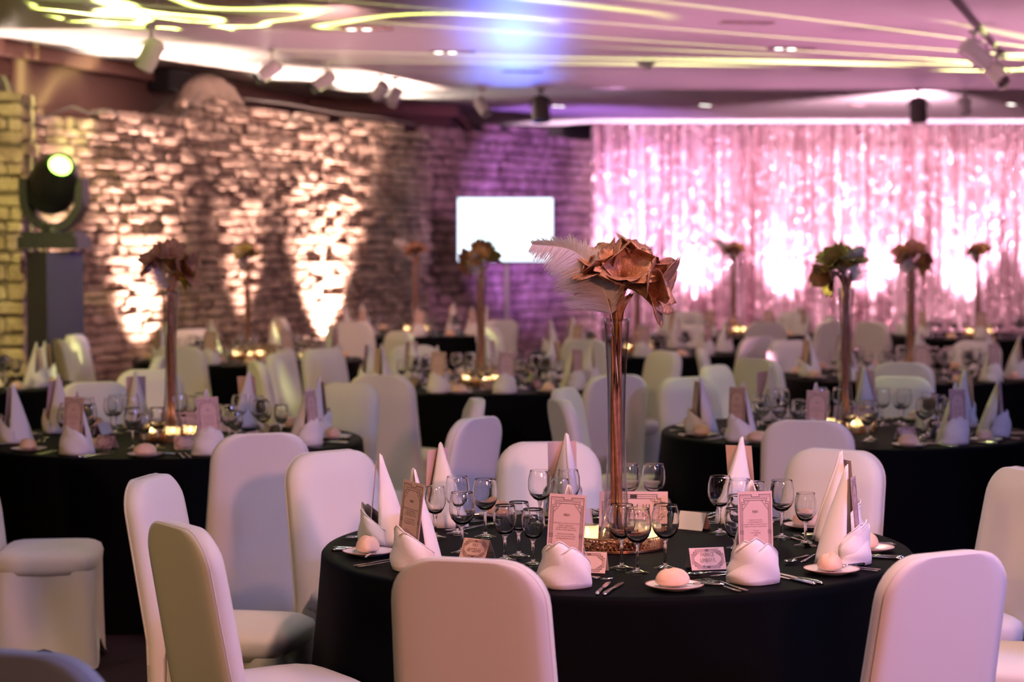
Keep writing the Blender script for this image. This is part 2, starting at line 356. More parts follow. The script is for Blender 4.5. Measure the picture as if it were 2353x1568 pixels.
# object helpers -----------------------------------------------------------
def tag(o, label=None, cat=None, group=None, kind=None):
    if label: o['label'] = label
    if cat: o['category'] = cat
    if group: o['group'] = group
    if kind: o['kind'] = kind
    return o
def ob(name, me, parent=None, loc=(0, 0, 0), rot=(0, 0, 0), scale=(1, 1, 1)):
    o = bpy.data.objects.new(name, me); C.objects.link(o); o.location = loc; o.rotation_euler = rot; o.scale = scale
    if parent is not None: o.parent = parent
    return o
def thing(name, spec, loc, rz=0.0, label=None, cat=None, group=None, scale=1.0, rot=None):
    """spec: a mesh, or a list of (part name, mesh, loc, rot, sub-parts[, props])"""
    s = scale if isinstance(scale, tuple) else (scale,) * 3
    r = rot if rot is not None else (0, 0, rz)
    if isinstance(spec, bpy.types.Mesh): root = ob(name, spec, None, loc, r, s)
    else:
        root = ob(name, None, None, loc, r, s); root.empty_display_size = 0.1
        add_parts(root, spec)
    return tag(root, label, cat, group)
def add_parts(root, spec):
    for p in spec:
        o = ob(p[0], p[1], root, p[2] if len(p) > 2 else (0, 0, 0), p[3] if len(p) > 3 else (0, 0, 0))
        if len(p) > 5: tag(o, **p[5])
        if len(p) > 4 and p[4]: add_parts(o, p[4])
def struct(name, mb, m, smooth=False, parent=None):
    o = ob(name, mb.mesh(name, m, smooth), parent)
    if parent is None: o['kind'] = 'structure'
    return o

# ================================================================== ROOM
HC_UP, HC = 3.486, 3.35
struct('floor', MB().box((1.5, 14.5, -0.05), (18, 37, 0.1)), 'carpet')
struct('ceiling', MB().box((1.5, 14.5, HC_UP + 0.05), (18, 37, 0.1)), 'ceiling_up')
slab = [(-6.4, -3.4), (9.9, -3.4), (9.9, 22.7), (-0.66, 22.7), (-2.69, 16.26), (-6.4, 16.0)]
mb = MB(); k = len(slab)
mb.add([(x, y, HC) for x, y in slab] + [(x, y, HC_UP - 0.005) for x, y in slab],
       [tuple(range(k - 1, -1, -1)), tuple(range(k, 2 * k))] + [(i, (i + 1) % k, k + (i + 1) % k, k + i) for i in range(k)])
struct('ceiling_slab', mb, 'ceiling')
struct('wall_right', MB().box((10.0, 14.5, 1.74), (0.2, 37, 3.5)), 'brown')
struct('wall_left', MB().box((-6.5, 14.5, 1.74), (0.2, 37, 3.5)), 'brown')
struct('wall_front', MB().box((1.5, -3.5, 1.74), (18, 0.2, 3.5)), 'brown')
struct('wall_back', MB().box((1.5, 32.4, 1.74), (18, 0.2, 3.5)), 'dark')
# brown painted wall above the ruin, and the beam along its top
BW = [(-6.3, 11.2), (-4.62, 18.2), (-2.66, 25.9), (-0.83, 27.6), (-0.70, 32.2)]
mb = MB(); mb2 = MB()
for a, b in zip(BW, BW[1:]):
    A, B = Vector(a), Vector(b); d = (B - A).normalized(); n_ = Vector((d.y, -d.x))
    for m_, off, zz0, zz1, th in ((mb, 0.0, 0.0, HC_UP - 0.004, 0.12), (mb2, 0.09, HC_UP - 0.15, HC_UP - 0.006, 0.09)):
        p, q = A + n_ * off, B + n_ * off; p2, q2 = p - n_ * th, q - n_ * th
        m_.add([(p.x, p.y, zz0), (q.x, q.y, zz0), (q.x, q.y, zz1), (p.x, p.y, zz1), (p2.x, p2.y, zz0), (q2.x, q2.y, zz0), (q2.x, q2.y, zz1), (p2.x, p2.y, zz1)],
               [(0, 1, 2, 3), (5, 4, 7, 6), (0, 4, 5, 1), (3, 2, 6, 7), (0, 3, 7, 4), (1, 5, 6, 2)])
struct('wall_brown', mb, 'brown'); struct('trim_1', mb2, 'beam')

# ---- rubble stone walls
def stone_variant(k):
    rnd = random.Random(k); bm = bmesh.new(); bmesh.ops.create_cube(bm, size=1.0)
    bmesh.ops.bevel(bm, geom=list(bm.edges) + list(bm.verts), offset=0.17, segments=1, affect='EDGES')
    for v in bm.verts: v.co += Vector((rnd.uniform(-.05, .05), rnd.uniform(-.06, .06), rnd.uniform(-.06, .06)))
    me = bpy.data.meshes.new('stone'); bm.to_mesh(me); bm.free(); me.materials.append(M['stone']); return me
SV = [stone_variant(k) for k in range(14)]
SVD = [([v.co.copy() for v in me.vertices], [tuple(p.vertices) for p in me.polygons]) for me in SV]
def interp(tab, t):
    for (a, x), (b, y) in zip(tab, tab[1:]):
        if t <= b: return x + (y - x) * max(0, (t - a)) / (b - a)
    return tab[-1][1]
def stone_wall(name, A, B, tops, seed, limit, depth=0.5, lens=(0.17, 0.42), hs=(0.065, 0.115), zlow=0.0, side=1):
    rnd = random.Random(seed); A, B = Vector(A), Vector(B); Ln = (B - A).length; d = (B - A) / Ln; nrm = Vector((d.y, -d.x)) * side
    ang = math.atan2(d.y, d.x)
    back = MB(); N = 60; rows = [[], [], [], []]
    for i in range(N + 1):
        t = i / N; h = interp(tops, t) - 0.05 + rnd.uniform(-.03, .02); p = A + d * Ln * t; q = p - nrm * depth
        rows[0].append((p.x, p.y, 0)); rows[1].append((p.x, p.y, h)); rows[2].append((q.x, q.y, h)); rows[3].append((q.x, q.y, 0))
    back.grid(rows)
    back.add([r[0] for r in rows], [(0, 1, 2, 3)]); back.add([r[-1] for r in rows], [(3, 2, 1, 0)])
    wall = struct(name, back, 'mortar')
    st = []; z = zlow
    while z < 3.4:
        h = rnd.uniform(*hs); s = 0.0
        while s < Ln:
            l = rnd.uniform(*lens)
            if s + l > Ln - lens[0] * .6: l = max(.05, Ln - s) + .02
            m_ = s + l / 2
            if 0 < m_ < Ln:
                hh = h * rnd.uniform(.86, 1.04)
                if z + hh * .6 < interp(tops, m_ / Ln) + rnd.uniform(-.04, .05):
                    st.append((m_, z + h / 2 + rnd.uniform(-.006, .006), l * rnd.uniform(.90, .97), hh * .93, rnd.uniform(.10, .15), rnd.uniform(-.028, .028), rnd.uniform(-.035, .035), rnd.randrange(14)))
            s += l
        z += h
    def px(t_):
        p = A + d * t_[0]; dist = max(p.length, 1); vis = 1.0 if t_[1] > 0.75 else 0.3
        return t_[2] * t_[3] / dist ** 2 * vis
    st.sort(key=px, reverse=True)
    rest = MB()
    for i, (m_, zc, l, h, dp, off, tilt, k) in enumerate(st):
        p = A + d * m_ + nrm * (off - 0.02)
        rot = Euler((rnd.uniform(-.04, .04), tilt, ang + rnd.uniform(-.05, .05)))
        if i < limit: ob('stone', SV[k], wall, (p.x, p.y, zc), rot, (l, dp, h))
        else:
            mt = Matrix.Translation((p.x, p.y, zc)) @ rot.to_matrix().to_4x4() @ Matrix.Diagonal((l, dp, h, 1))
            vs, fs = SVD[k]; rest.add([mt @ v for v in vs], fs)
    if rest.v:
        o = ob('stonework', rest.mesh('stonework', 'stone', False), wall); o['kind'] = 'stuff'
    return wall
TOP1 = [(0, 2.80), (.16, 2.88), (.296, 2.90), (.33, 3.02), (.374, 3.20), (.427, 3.24), (.489, 3.10), (.567, 3.07), (.74, 3.10), (.9, 3.06), (1, 3.04)]
stone_wall('wall_stone_left', WA, WB, TOP1, 11, 300)
stone_wall('wall_stone_back', (-1.22, 26.6), (1.16, 30.2), [(0, 3.12), (.3, 3.15), (.45, 3.25), (.62, 3.28), (.8, 3.16), (1, 3.10)], 12, 300, 0.5, (0.2, 0.5), (0.10, 0.16))
stone_wall('wall_stone_pillar', (-5.6, 17.05), (-4.08, 17.05), [(0, 3.14), (.86, 3.14), (.90, 2.92), (1, 2.90)], 13, 300, 0.55, (0.14, 0.36), (0.09, 0.16))
stone_wall('wall_stone_return', (-4.10, 17.06), (-4.10, 17.62), [(0, 2.90), (1, 2.90)], 14, 200, 0.3, (0.14, 0.36), (0.09, 0.16))
# plastered hump of the ruin
mb = MB(); rows = []
for i in range(9):
    a = i / 8 * PI / 2
    rows.append([Vector((cos(b) * cos(a) * .62, sin(b) * cos(a) * .24, sin(a) * .44)) + Vector((random.uniform(-.02, .02), 0, random.uniform(-.02, .02))) for b in [2 * PI * j / 20 for j in range(20)]])
mb.grid(rows, True)
pc = WA.lerp(WB, .42) - WN * .22
hump = ob('wall_stone_crest', mb.mesh('hump', mat('rubble_plaster', (0.36, 0.26, 0.22), 0.9, noise=(5, (0.26, 0.18, 0.15), 5), bump=(18, 0.9, 0.03))), None, (pc.x, pc.y, 2.98), (0, 0, math.atan2(WB.y - WA.y, WB.x - WA.x)))
hump['kind'] = 'structure'

# ---- sequin curtain, hung in panels
edges = [1.22 + 1.16 * i for i in range(8)]
for i, (x0, x1) in enumerate(zip(edges, edges[1:])):
    rnd = random.Random(40 + i); rows = []; n_ = 96; ph = rnd.uniform(0, 6)
    for z in (0.02, 0.5, 1.0, 1.5, 2.0, 2.5, 3.0, HC_UP - 0.01):
        amp = 0.055 * (1.0 - 0.35 * z / 3.5)
        rows.append([(x0 + (x1 - x0 - .006) * j / n_, 31.55 + amp * sin(j / n_ * 2 * PI * 6.3 + ph + .3 * sin(z * 1.3)) + .02 * sin(j / n_ * 2 * PI * 15 + ph * 2 + z * .4) - (0.05 * (abs(j / n_ - .5) * 2) ** 6), z) for j in range(n_ + 1)])
    me = MB().sheet(rows, 0.003).mesh('sequin_curtain', 'sequin')
    thing('sequin_curtain', me, (0, 0, 0), label='pink champagne sequin drape hanging to the floor along the end wall', cat='curtain', group='sequin drape panels along the end wall')
# ================================================================== BANQUET CHAIR
def chair_spec():
    hw, top, zb = 0.205, 0.93, 0.40
    # backrest: rounded outline lofted through its thickness
    def lean(z): return -0.205 - max(0, z - 0.44) * 0.185 + (0.05 * max(0, 0.44 - z) if z < 0.44 else 0)
    def halfw(z):
        r = 0.105; base = 0.222 - 0.030 * (z / top)
        if z > top - r: base = base - r + math.sqrt(max(0, r * r - (z - (top - r)) ** 2))
        return base
    NZ = [0.0, .12, .25, .36, .44, .52, .60, .68, .76, .82, .845, .865, .885, .90, .912, .921, .927, .9295]
    NX = 12; front, back = [], []
    bulge = lambda a, z: 0.020 * (1 - a ** 4) * min(1, max(0, (z - .46) / .1)) * min(1, max(0, (top - z) / .06))
    mb = MB(); R_ = []
    for z in NZ:
        w = halfw(z); y0 = lean(z); fr = []; bk = []
        for j in range(NX + 1):
            a = -1 + 2 * j / NX; ed = (abs(a) ** 10) * .012
            fr.append((a * w, y0 + .032 - ed + bulge(abs(a), z), z)); bk.append((a * w, y0 - .032 + ed * .8, z))
        R_.append(bk + list(reversed(fr)))
    mb.grid(R_, True)
    n1 = 2 * (NX + 1); mb.f.append(tuple(len(mb.v) - n1 + k for k in range(n1))); mb.f.append(tuple(range(n1 - 1, -1, -1)))
    back_me = mb.mesh('chair_backrest', 'spandex')
    # seat cushion
    mb = MB()
    def ring(hx, y0, y1, z, p=5.0, n=28):
        out = []; yc = (y0 + y1) / 2; hy = (y1 - y0) / 2
        for k in range(n):
            t = 2 * PI * k / n; c, s = cos(t), sin(t)
            q = (abs(c) ** p + abs(s) ** p) ** (-1 / p); out.append(Vector((c * q * hx, yc + s * q * hy, z)))
        return out
    rows = [ring(.214, -.175, .206, .385), ring(.222, -.175, .216, .41), ring(.224, -.175, .22, .44), ring(.218, -.17, .214, .458), ring(.195, -.15, .19, .472), ring(.12, -.1, .14, .480), ring(.03, 0, .06, .482)]
    mb.grid(rows, True); n1 = 28; mb.f.append(tuple(len(mb.v) - n1 + k for k in range(n1))); mb.f.append(tuple(range(n1 - 1, -1, -1)))
    seat_me = mb.mesh('chair_seat', 'spandex')
    # stretch skirt drawn down to four feet, arched between them
    mb = MB(); rows = []; n = 48
    for zi in range(9):
        f = zi / 8; row = []
        for k in range(n):
            t = 2 * PI * k / n; c, s = cos(t), sin(t); q = (abs(c) ** 9 + abs(s) ** 9) ** (-1 / 9)
            mid = cos(2 * t) ** 2                              # 1 at side middles, 0 at corners
            zt = .40; zbm = .012 + .085 * mid ** 1.4; z = zbm + (zt - zbm) * f
            pin = 1 - .17 * mid * (sin(PI * min(1, f * 1.02)) ** .8) - .06 * mid * (1 - f)
            spread = 1 + .05 * (1 - f)
            row.append(Vector((c * q * .213 * pin * spread, .018 + s * q * (.193) * pin * spread, z)))
        rows.append(row)
    mb.grid(rows, True)
    skirt = mb.mesh('chair_skirt', 'spandex')
    # hem and piping
    mb = MB(); hem = [rows[0][k] * 1.0 for k in range(n)] + [rows[0][0]]
    mb.tube(hem, .004, 6, False); hem_me = mb.mesh('chair_hem', 'seam')
    mb = MB(); L_ = [(-halfw(z) * 1.001, lean(z) - .018, z) for z in NZ[3:]]; R2 = [(halfw(z) * 1.001, lean(z) - .018, z) for z in reversed(NZ[3:])]
    mb.tube(L_ + R2, .0022, 6, False); pipe = mb.mesh('chair_piping', 'seam')
    return [('backrest', back_me, (0, 0, 0), (0, 0, 0), [('piping', pipe)]), ('seat', seat_me), ('skirt', skirt, (0, 0, 0), (0, 0, 0), [('hem', hem_me)])]
CHAIR = chair_spec()
def chair(p, facing, label, group):
    d = Vector(facing).normalized(); o = Vector(p) + d * 0.295
    return thing('banquet_chair', CHAIR, (o.x, o.y, 0), math.atan2(-d.x, d.y), label, 'chair', group)

# ================================================================== TABLES
TABLES = {  # centre, seat angles of laid places, what singles the table out
 'T1': ((0.32, 6.25), [-94, -55, -131, -169, 143, 101, 65, -14, 28], 'Tf-card table'),
 'T2': ((-1.61, 9.64), [-25, 22, 68, 112, 158, -157, -120, -80], 'butter-dish table'),
 'T3': ((1.64, 10.04), [-83, -156, 162, 118, 70, 34, -19, -50], 'lime-bouquet table'),  # its lime comes from light painted into the petals
 'T4': ((-0.20, 13.27), [-62, -20, 12, 55, 95, 140, 178, -140, -100], 'television-facing table'),
 'T5': ((-2.08, 16.12), [-150, -105, -60, -15, 30, 75, 120, 170], 'stone-wall table'),
 'T6': ((-0.97, 20.58), [-130, -85, -40, 5, 50, 95, 150], 'wall-end table'),
 'T7': ((1.05, 17.12), [-135, -90, -45, 0, 45, 90, 150], 'table between television and drape'),
 'T8': ((2.21, 20.40), [-110, -60, -25, 20, 60, 110], 'drape table near television'),
 'T9': ((2.76, 14.16), [-80, -45, -5, 35, 75, 120, 165, -150, -115], 'long-feather table'),
 'T10': ((4.56, 20.0), [-100, -55, -10, 35, 80], 'drape table far from television'),
 'T11': ((-3.74, 13.2), [40, 78, 110], 'pillar table'),
}
TH = 0.75
def cloth_mesh(seed):
    rnd = random.Random(seed); mb = MB(); n = 144; rows = []
    ph = [rnd.uniform(0, 6.28) for _ in range(4)]
    for r in (0.0001, .3, .6, .8, .87, .895): rows.append([(r * cos(2 * PI * k / n), r * sin(2 * PI * k / n), TH) for k in range(n)])
    for f in (0.012, .03, .08, .2, .4, .6, .8, .99):
        row = []
        for k in range(n):
            t = 2 * PI * k / n
            fold = (.5 + .5 * sin(9 * t + ph[0] + .6 * sin(3 * t + ph[1]))) * .055 + (.5 + .5 * sin(17 * t + ph[2])) * .02
            r = .902 + .035 * f + fold * f ** 1.2
            row.append((r * cos(t), r * sin(t), TH * (1 - f)))
        rows.append(row)
    mb.grid(rows, True); return mb.mesh('tablecloth', 'cloth')
CLOTHS = [cloth_mesh(k) for k in range(3)]
TOPM = MB().lathe([(0, .715), (.88, .715), (.885, .725), (.885, .740), (.88, .7465), (0, .7465)], 48).mesh('tabletop', mat('plywood', (.30, .20, .12), .6))
PEDM = MB().lathe([(0, 0), (.30, 0), (.30, .02), (.05, .05), (.04, .1), (.04, .68), (.2, .714), (0, .714)], 20).mesh('pedestal', 'dark_metal')
for i, (k, (c, seats, d)) in enumerate(TABLES.items()):
    thing('round_table', [('tablecloth', CLOTHS[i % 3]), ('tabletop', TOPM), ('pedestal', PEDM)], (c[0], c[1], 0), i * 0.7,
          'round %s, under a floor-length black cloth' % d, 'table', 'round banquet tables')

# ---- chairs: top of the backrest and the table each one faces
CH = [('T1', [(-.09, 4.91), (1.06, 4.96), (-.87, 5.47), (-1.17, 6.57), (-.66, 7.36), (.16, 7.51), (1.14, 7.36), (1.72, 6.78), (1.83, 5.92)]),
      ('T2', [(-.99, 8.04), (-.15, 8.76), (-.27, 9.77), (-.95, 10.75), (-2.22, 10.90), (-2.13, 11.99)]),
      ('T3', [(1.25, 8.62), (1.04, 11.20), (2.10, 11.22), (.33, 10.48), (.24, 9.72), (2.62, 8.72)]),
      ('T4', [(-.74, 11.53), (.59, 11.52), (.95, 13.95), (-.71, 14.72), (-1.60, 12.76), (-1.53, 13.74), (-1.33, 14.30)]),
      ('T5', [(-2.38, 14.62), (-2.68, 17.35), (-1.0, 16.95), (-3.45, 16.37), (-3.44, 15.52)]),
      ('T6', [(-1.48, 19.1), (-.1, 19.4), (-2.18, 20.0)]),
      ('T7', [(.56, 15.65), (1.62, 18.46), (-.2, 17.83), (1.90, 16.0)]),
      ('T8', [(2.35, 18.9), (2.93, 21.55), (3.0, 19.1), (1.9, 21.7)]),
      ('T9', [(2.43, 12.70), (1.57, 13.09), (1.34, 14.23), (2.1, 15.50), (3.5, 15.4)]),
      ('T10', [(3.32, 18.9), (3.2, 20.4)]),
      ('T11', [(-2.42, 13.30)])]
CHL = {'T1': ['facing the napkin before the ring-pattern tray', 'facing the napkin with printed hem', 'facing the napkin whose menu leans beside a name card', 'facing the napkin at the cloth corner, seat half hidden',
              'facing the napkin near four clustered glasses', 'facing the blank-backed menu behind the tall vase', 'facing the napkin next to a blank tent card', 'facing the napkin that leans over a roll', 'facing the wrinkled-cuff napkin'],
       'T2': ['at the butter-dish table, with its back toward the Tf table', 'pulled well clear of the butter-dish table', 'at the butter-dish table, next to the one pulled clear', 'at the butter-dish table, on the television side', 'at the butter-dish table, on the pillar side', 'drawn far out between butter-dish table and stone wall'],
       'T3': ['with its back to the Tf table, at the lime-bouquet table', 'at the lime-bouquet table, on the television side', 'at the lime-bouquet table, on the drape side', 'of a close pair beside the lime-bouquet table, nearer the drape', 'of a close pair beside the lime-bouquet table, nearer the Tf table', 'at the lime-bouquet table with its seat showing'],
       'T4': ['turned plain back toward the butter-dish table', 'at the television-facing table, next to the close pair', 'at the television-facing table, on the drape side', 'at the television-facing table, across from the butter-dish table', 'first of three in a row, nearest the butter-dish table', 'middle of three in a row at the television-facing table', 'last of three in a row, nearest the stone wall']}
for k, ps in CH:
    c = Vector(TABLES[k][0])
    for p0 in ps:
        p = p0; p = c + (Vector(p) - c).normalized() * max(1.45, (Vector(p) - c).length)
        i = ps.index(p0)
        if k in CHL: chair(p, c - Vector(p), 'white stretch-covered chair %s' % CHL[k][i], None)
        else: chair(p, c - Vector(p), 'white stretch-covered chair at the %s' % TABLES[k][2], 'chairs at the ' + TABLES[k][2])
chair((-.93, 3.76), (.3, 1), 'white stretch-covered chair standing apart from the tables, back corner showing', None)
chair((-2.16, 8.10), (1, .10), 'white stretch-covered chair turned sideways, full skirt and hem showing', None)
chair((1.23, 12.41), (.8, -.5), 'white stretch-covered chair left crooked between two tables', None)

# ================================================================== TABLEWARE MESHES
def glass_spec(h, rb, rr):
    zb = h * .46; n = 28; t = .0011
    outer = [(0, zb), (.010, zb + .001), (.020, zb + .006), (rb * .82, zb + .020), (rb * .97, zb + .036), (rb, zb + .050), (rb * .97, zb + (h - zb) * .75), (rr + .0010, h - .006), (rr + .0003, h - .0008), (rr - .0001, h)]
    inner = [(rr - t + .0001, h), (rr - t - .0001, h - .0008), (rr + .0010 - t, h - .006), (rb * .97 - t, zb + (h - zb) * .75), (rb - t, zb + .050), (rb * .97 - t, zb + .037), (rb * .82 - t, zb + .0225), (.019, zb + .0095), (.008, zb + .006), (0, zb + .0055)]
    bowl = smooth_by_angle(MB().lathe(outer + inner, n).mesh('glass_bowl', 'glass'), 50)
    foot = smooth_by_angle(MB().lathe([(0, 0), (.034, 0), (.0350, .0012), (.033, .0028), (.020, .0055), (.010, .010), (0, .011)], n).mesh('glass_foot', 'glass'), 50)
    stem = MB().lathe([(0, .0111), (.0085, .0112), (.0055, .020), (.0042, .035), (.0046, zb - .018), (.007, zb - .006), (.0098, zb - .0002), (0, zb - .0001)], 16).mesh('glass_stem', 'glass')
    return [('bowl', bowl), ('stem', stem), ('foot', foot)]
GL_L = glass_spec(.186, .0395, .0325); GL_S = glass_spec(.165, .0345, .0285)

def napkin_mesh(seed):
    rnd = random.Random(seed); mb = MB(); ap = (rnd.uniform(-.012, .012), rnd.uniform(-.012, .008)); H = .285 + rnd.uniform(-.01, .008)
    rows = []; nt, ns = 13, 17                                 # tall half-cone point
    for i in range(nt):
        f = i / (nt - 1); row = []
        for j in range(ns):
            a = PI * (.0 + 1.0 * j / (ns - 1)); k = (1 - f) ** 1.02
            bl = 1 + .10 * sin(PI * f) * (1 - .5 * abs(cos(a)))
            fold = 1 + .05 * sin(3 * a + seed) * (1 - f)
            row.append((ap[0] * f + cos(a) * (.066 * k * bl * fold + .0018), ap[1] * f + (sin(a)) * (.098 * k * bl * fold + .0018), .001 + H * f))
        rows.append(row)
    mb.sheet(rows, -.0016)
    sg = 1 if seed % 2 else -1; rows2 = []                     # overlapping outer ply with a free edge
    for i in range(nt):
        f = i / (nt - 1) * .985; row = []
        for j in range(9):
            a = PI / 2 + sg * PI * (.5 - (.42 + .22 * f) * j / 8 - .0); k = (1 - f) ** 1.02; bl = 1 + .10 * sin(PI * f) * (1 - .5 * abs(cos(a))); fold = 1 + .05 * sin(3 * a + seed) * (1 - f)
            o_ = .0055 if j < 8 else .0028
            row.append((ap[0] * f + cos(a) * (.066 * k * bl * fold + o_), ap[1] * f + sin(a) * (.098 * k * bl * fold + o_), .001 + H * f))
        rows2.append(row)
    mb.sheet(rows2, .0014 * sg)
    for L_, (pk, hgt, off) in enumerate(((.22, .116, 0.0), (-.08, .132, -.0045), (-.36, .124, -.009))):   # wrapped cuff in three plies
        rows = []
        for i in range(8):
            f = i / 7; row = []
            for j in range(21):
                u = -1 + 2 * j / 20; a = -PI / 2 + u * PI * .60
                top = hgt - (.082 * min(1.25, abs(u - pk)) ** 1.05)
                flare = .98 + .06 * sin(PI * min(1, f)) - .13 * f * f * (1 - .55 * abs(u))
                wr = .0030 * sin(7 * u + 6 * f + 2 * L_ + seed)
                row.append((cos(a + PI) * 0 + sin(u * PI * .60) * ((.074 + off) * flare + wr), -cos(u * PI * .60) * ((.066 + off) * flare + wr) + .004, .001 + top * f))
            rows.append(row)
        mb.sheet(rows, .0014)
        for dz, hr in ((-.0015, .0013), (-.012, .0009)):       # turned and stitched hem along the ply's edge
            mb.tube([Vector((p[0] * 1.006, p[1] * 1.02 - .0006, p[2] + dz)) for p in rows[-1]], hr, 5)
    return mb.mesh('napkin', 'napkin')
NAPS = [napkin_mesh(k) for k in range(5)]

# menu card, printed on one side; origin at the bottom centre, print faces local -y
MW, MH = .10, .21
def mpt(x, y): return ((x - 535) / 780 * MW, MH - (y - 145) / 780 * MW)
def frame_mesh():
    mb = MB(); b = 1700; y = -.0009
    for pts, wd in (([(190, b), (190, 215), (455, 215), (455, 265), (625, 265), (625, 215), (880, 215), (880, b)], 11),
                    ([(220, b), (220, 375), (275, 375), (275, 298), (800, 298), (800, 375), (855, 375), (855, b)], 9),
                    ([(245, b), (245, 415), (300, 415), (300, 340), (775, 340), (775, 415), (830, 415), (830, b)], 10),
                    ([(225, 245), (440, 245), (440, 272), (225, 272), (225, 245)], 4), ([(640, 245), (850, 245), (850, 272), (640, 272), (640, 245)], 4),
                    ([(248, 555), (403, 345)], 5), ([(248, 530), (380, 345)], 5), ([(827, 555), (672, 345)], 5), ([(827, 530), (695, 345)], 5),
                    ([(178, 985), (262, 985)], 8), ([(178, 1015), (262, 1015)], 8), ([(178, 1048), (262, 1048)], 8),
                    ([(892, 985), (808, 985)], 8), ([(892, 1015), (808, 1015)], 8), ([(892, 1048), (808, 1048)], 8),
                    ([(190, b), (880, b)], 10)):
        mb.strip([mpt(*p) for p in pts], wd / 780 * MW, y)
    return mb.mesh('printed_border', 'ink', False)
FRAME = frame_mesh()
CARDM = MB().box((0, 0, MH / 2), (MW, .0014, MH)).mesh('menu_card', 'card', False)
def menu_text(lines):
    t = text_mesh('menu_heading', 'MENU', .0105, 'ink', .62); t.transform(Matrix.Translation((0, -.0011, MH - .0595)))
    b = text_mesh('menu_text', '\n'.join(lines), .0062, 'ink_soft', .82, .95); b.transform(Matrix.Translation((0, -.0011, MH - .080)))
    return t, b
DUTCH = menu_text(['Kalfscarpaccio met zoete mosterd,', 'ansjovis, kappertjes,', 'zongedroogde tomaatjes,', 'rucola en Parmezaanse kaas', '', 'Mechelse koekoekfilet', 'met een groene pepersaus,', 'aardappelgratin met kaas'])
FRENCH = menu_text(['Carpaccio de veau', '\u00e0 la moutarde douce,', 'anchois, c\u00e2pres, tomates s\u00e9ch\u00e9es,', 'Salade de roquette au parmesan', '', 'Coucou', 'avec asperges', 'gratin'])
def menu_spec(t): return [('card', CARDM, (0, 0, 0), (0, 0, 0), [('printed_border', FRAME), ('heading', t[0]), ('dish_text', t[1])])]
MENU = {'nl': menu_spec(DUTCH), 'fr': menu_spec(FRENCH)}

def tent_spec(wd, ht, lean, text, border=True, size=None, sx=.7, big=False):
    """folded tent card: printed front leaf leaning back, plain rear leaf"""
    th = .0008; mb = MB().box((0, 0, ht / 2), (wd, th, ht)); front = mb.mesh('front_leaf', 'card', False)
    rear = MB().box((0, 0, ht / 2), (wd, th, ht)).mesh('rear_leaf', 'card_inner', False)
    y = -.0010; mb = MB(); m_ = 'ink' if big else 'ink_soft'
    w2, i1, i2, i3 = wd / 2, wd * .045, wd * .075, wd * .105; st = ht * .16; lw = wd * (.008 if big else .012)
    for ins, l in ((i1, lw), (i2, lw * .8), (i3, lw)):
        s2 = st * (1 if ins > i1 else 1.3)
        a, b_, c_, d_ = -w2 + ins, w2 - ins, ins, ht - ins
        mb.strip([(a, c_ + s2), (a + s2 * .5, c_ + s2), (a + s2 * .5, c_ + s2 * .5), (a + s2, c_ + s2 * .5), (a + s2, c_), (b_ - s2, c_), (b_ - s2, c_ + s2 * .5), (b_ - s2 * .5, c_ + s2 * .5), (b_ - s2 * .5, c_ + s2), (b_, c_ + s2),
                  (b_, d_ - s2), (b_ - s2 * .5, d_ - s2), (b_ - s2 * .5, d_ - s2 * .5), (b_ - s2, d_ - s2 * .5), (b_ - s2, d_), (a + s2, d_), (a + s2, d_ - s2 * .5), (a + s2 * .5, d_ - s2 * .5), (a + s2 * .5, d_ - s2), (a, d_ - s2), (a, c_ + s2)], l, y)
    for s in (-1, 1):
        for q in (i3 + st * .2, ht - i3 - st * .2):
            e = st * 1.1 * (1 if q < ht / 2 else -1)
            mb.strip([(s * (w2 - i3), q + e), (s * (w2 - i3 - st * 1.5), q)], lw * .6, y); mb.strip([(s * (w2 - i3), q + e * 1.25), (s * (w2 - i3 - st * 1.8), q)], lw * .6, y)
    for q in (i2, ht - i2): mb.strip([(-wd * .025, q), (wd * .025, q)], wd * .05, y)
    border_me = mb.mesh('printed_border', m_, False)
    subs = [('printed_border', border_me)]
    if text:
        t = text_mesh('lettering', text, size or ht * .26, m_, sx, .95); n_l = text.count('\n') + 1
        t.transform(Matrix.Translation((0, -.0012, ht * (.60 if n_l > 1 else .36)))); subs.append(('lettering', t))
        if not big:
            lg = MB().strip([(-wd * .14, ht * .165), (-wd * .125, ht * .165)], ht * .06, -.0012); lg.strip([(-wd * .08, ht * .165), (wd * .15, ht * .165)], ht * .018, -.0012)
            subs.append(('logo_mark', lg.mesh('logo', 'ink_soft', False)))
    dy = ht * sin(lean); z0 = .0005
    return [('front_leaf', front, (0, -dy, z0), (-lean, 0, 0), subs), ('rear_leaf', rear, (0, dy + .001, z0), (lean, 0, 0))]
NUM1 = tent_spec(.225, .120, .28, 'Tf. E.11 \u2019/11', True, .050, .62, True)
NUM2 = tent_spec(.215, .112, .28, '10', True, .055, .62, True)
NUMX = tent_spec(.215, .112, .28, None, True, None, .62, True)
PC = {'a': tent_spec(.095, .062, .45, 'MAY\nGRYZEDAIS', True, .0165, .62), 'b': tent_spec(.105, .066, .45, 'FABRICE\nLIMBIOUL', True, .0175, .62),
      'x': tent_spec(.10, .062, .45, None)}

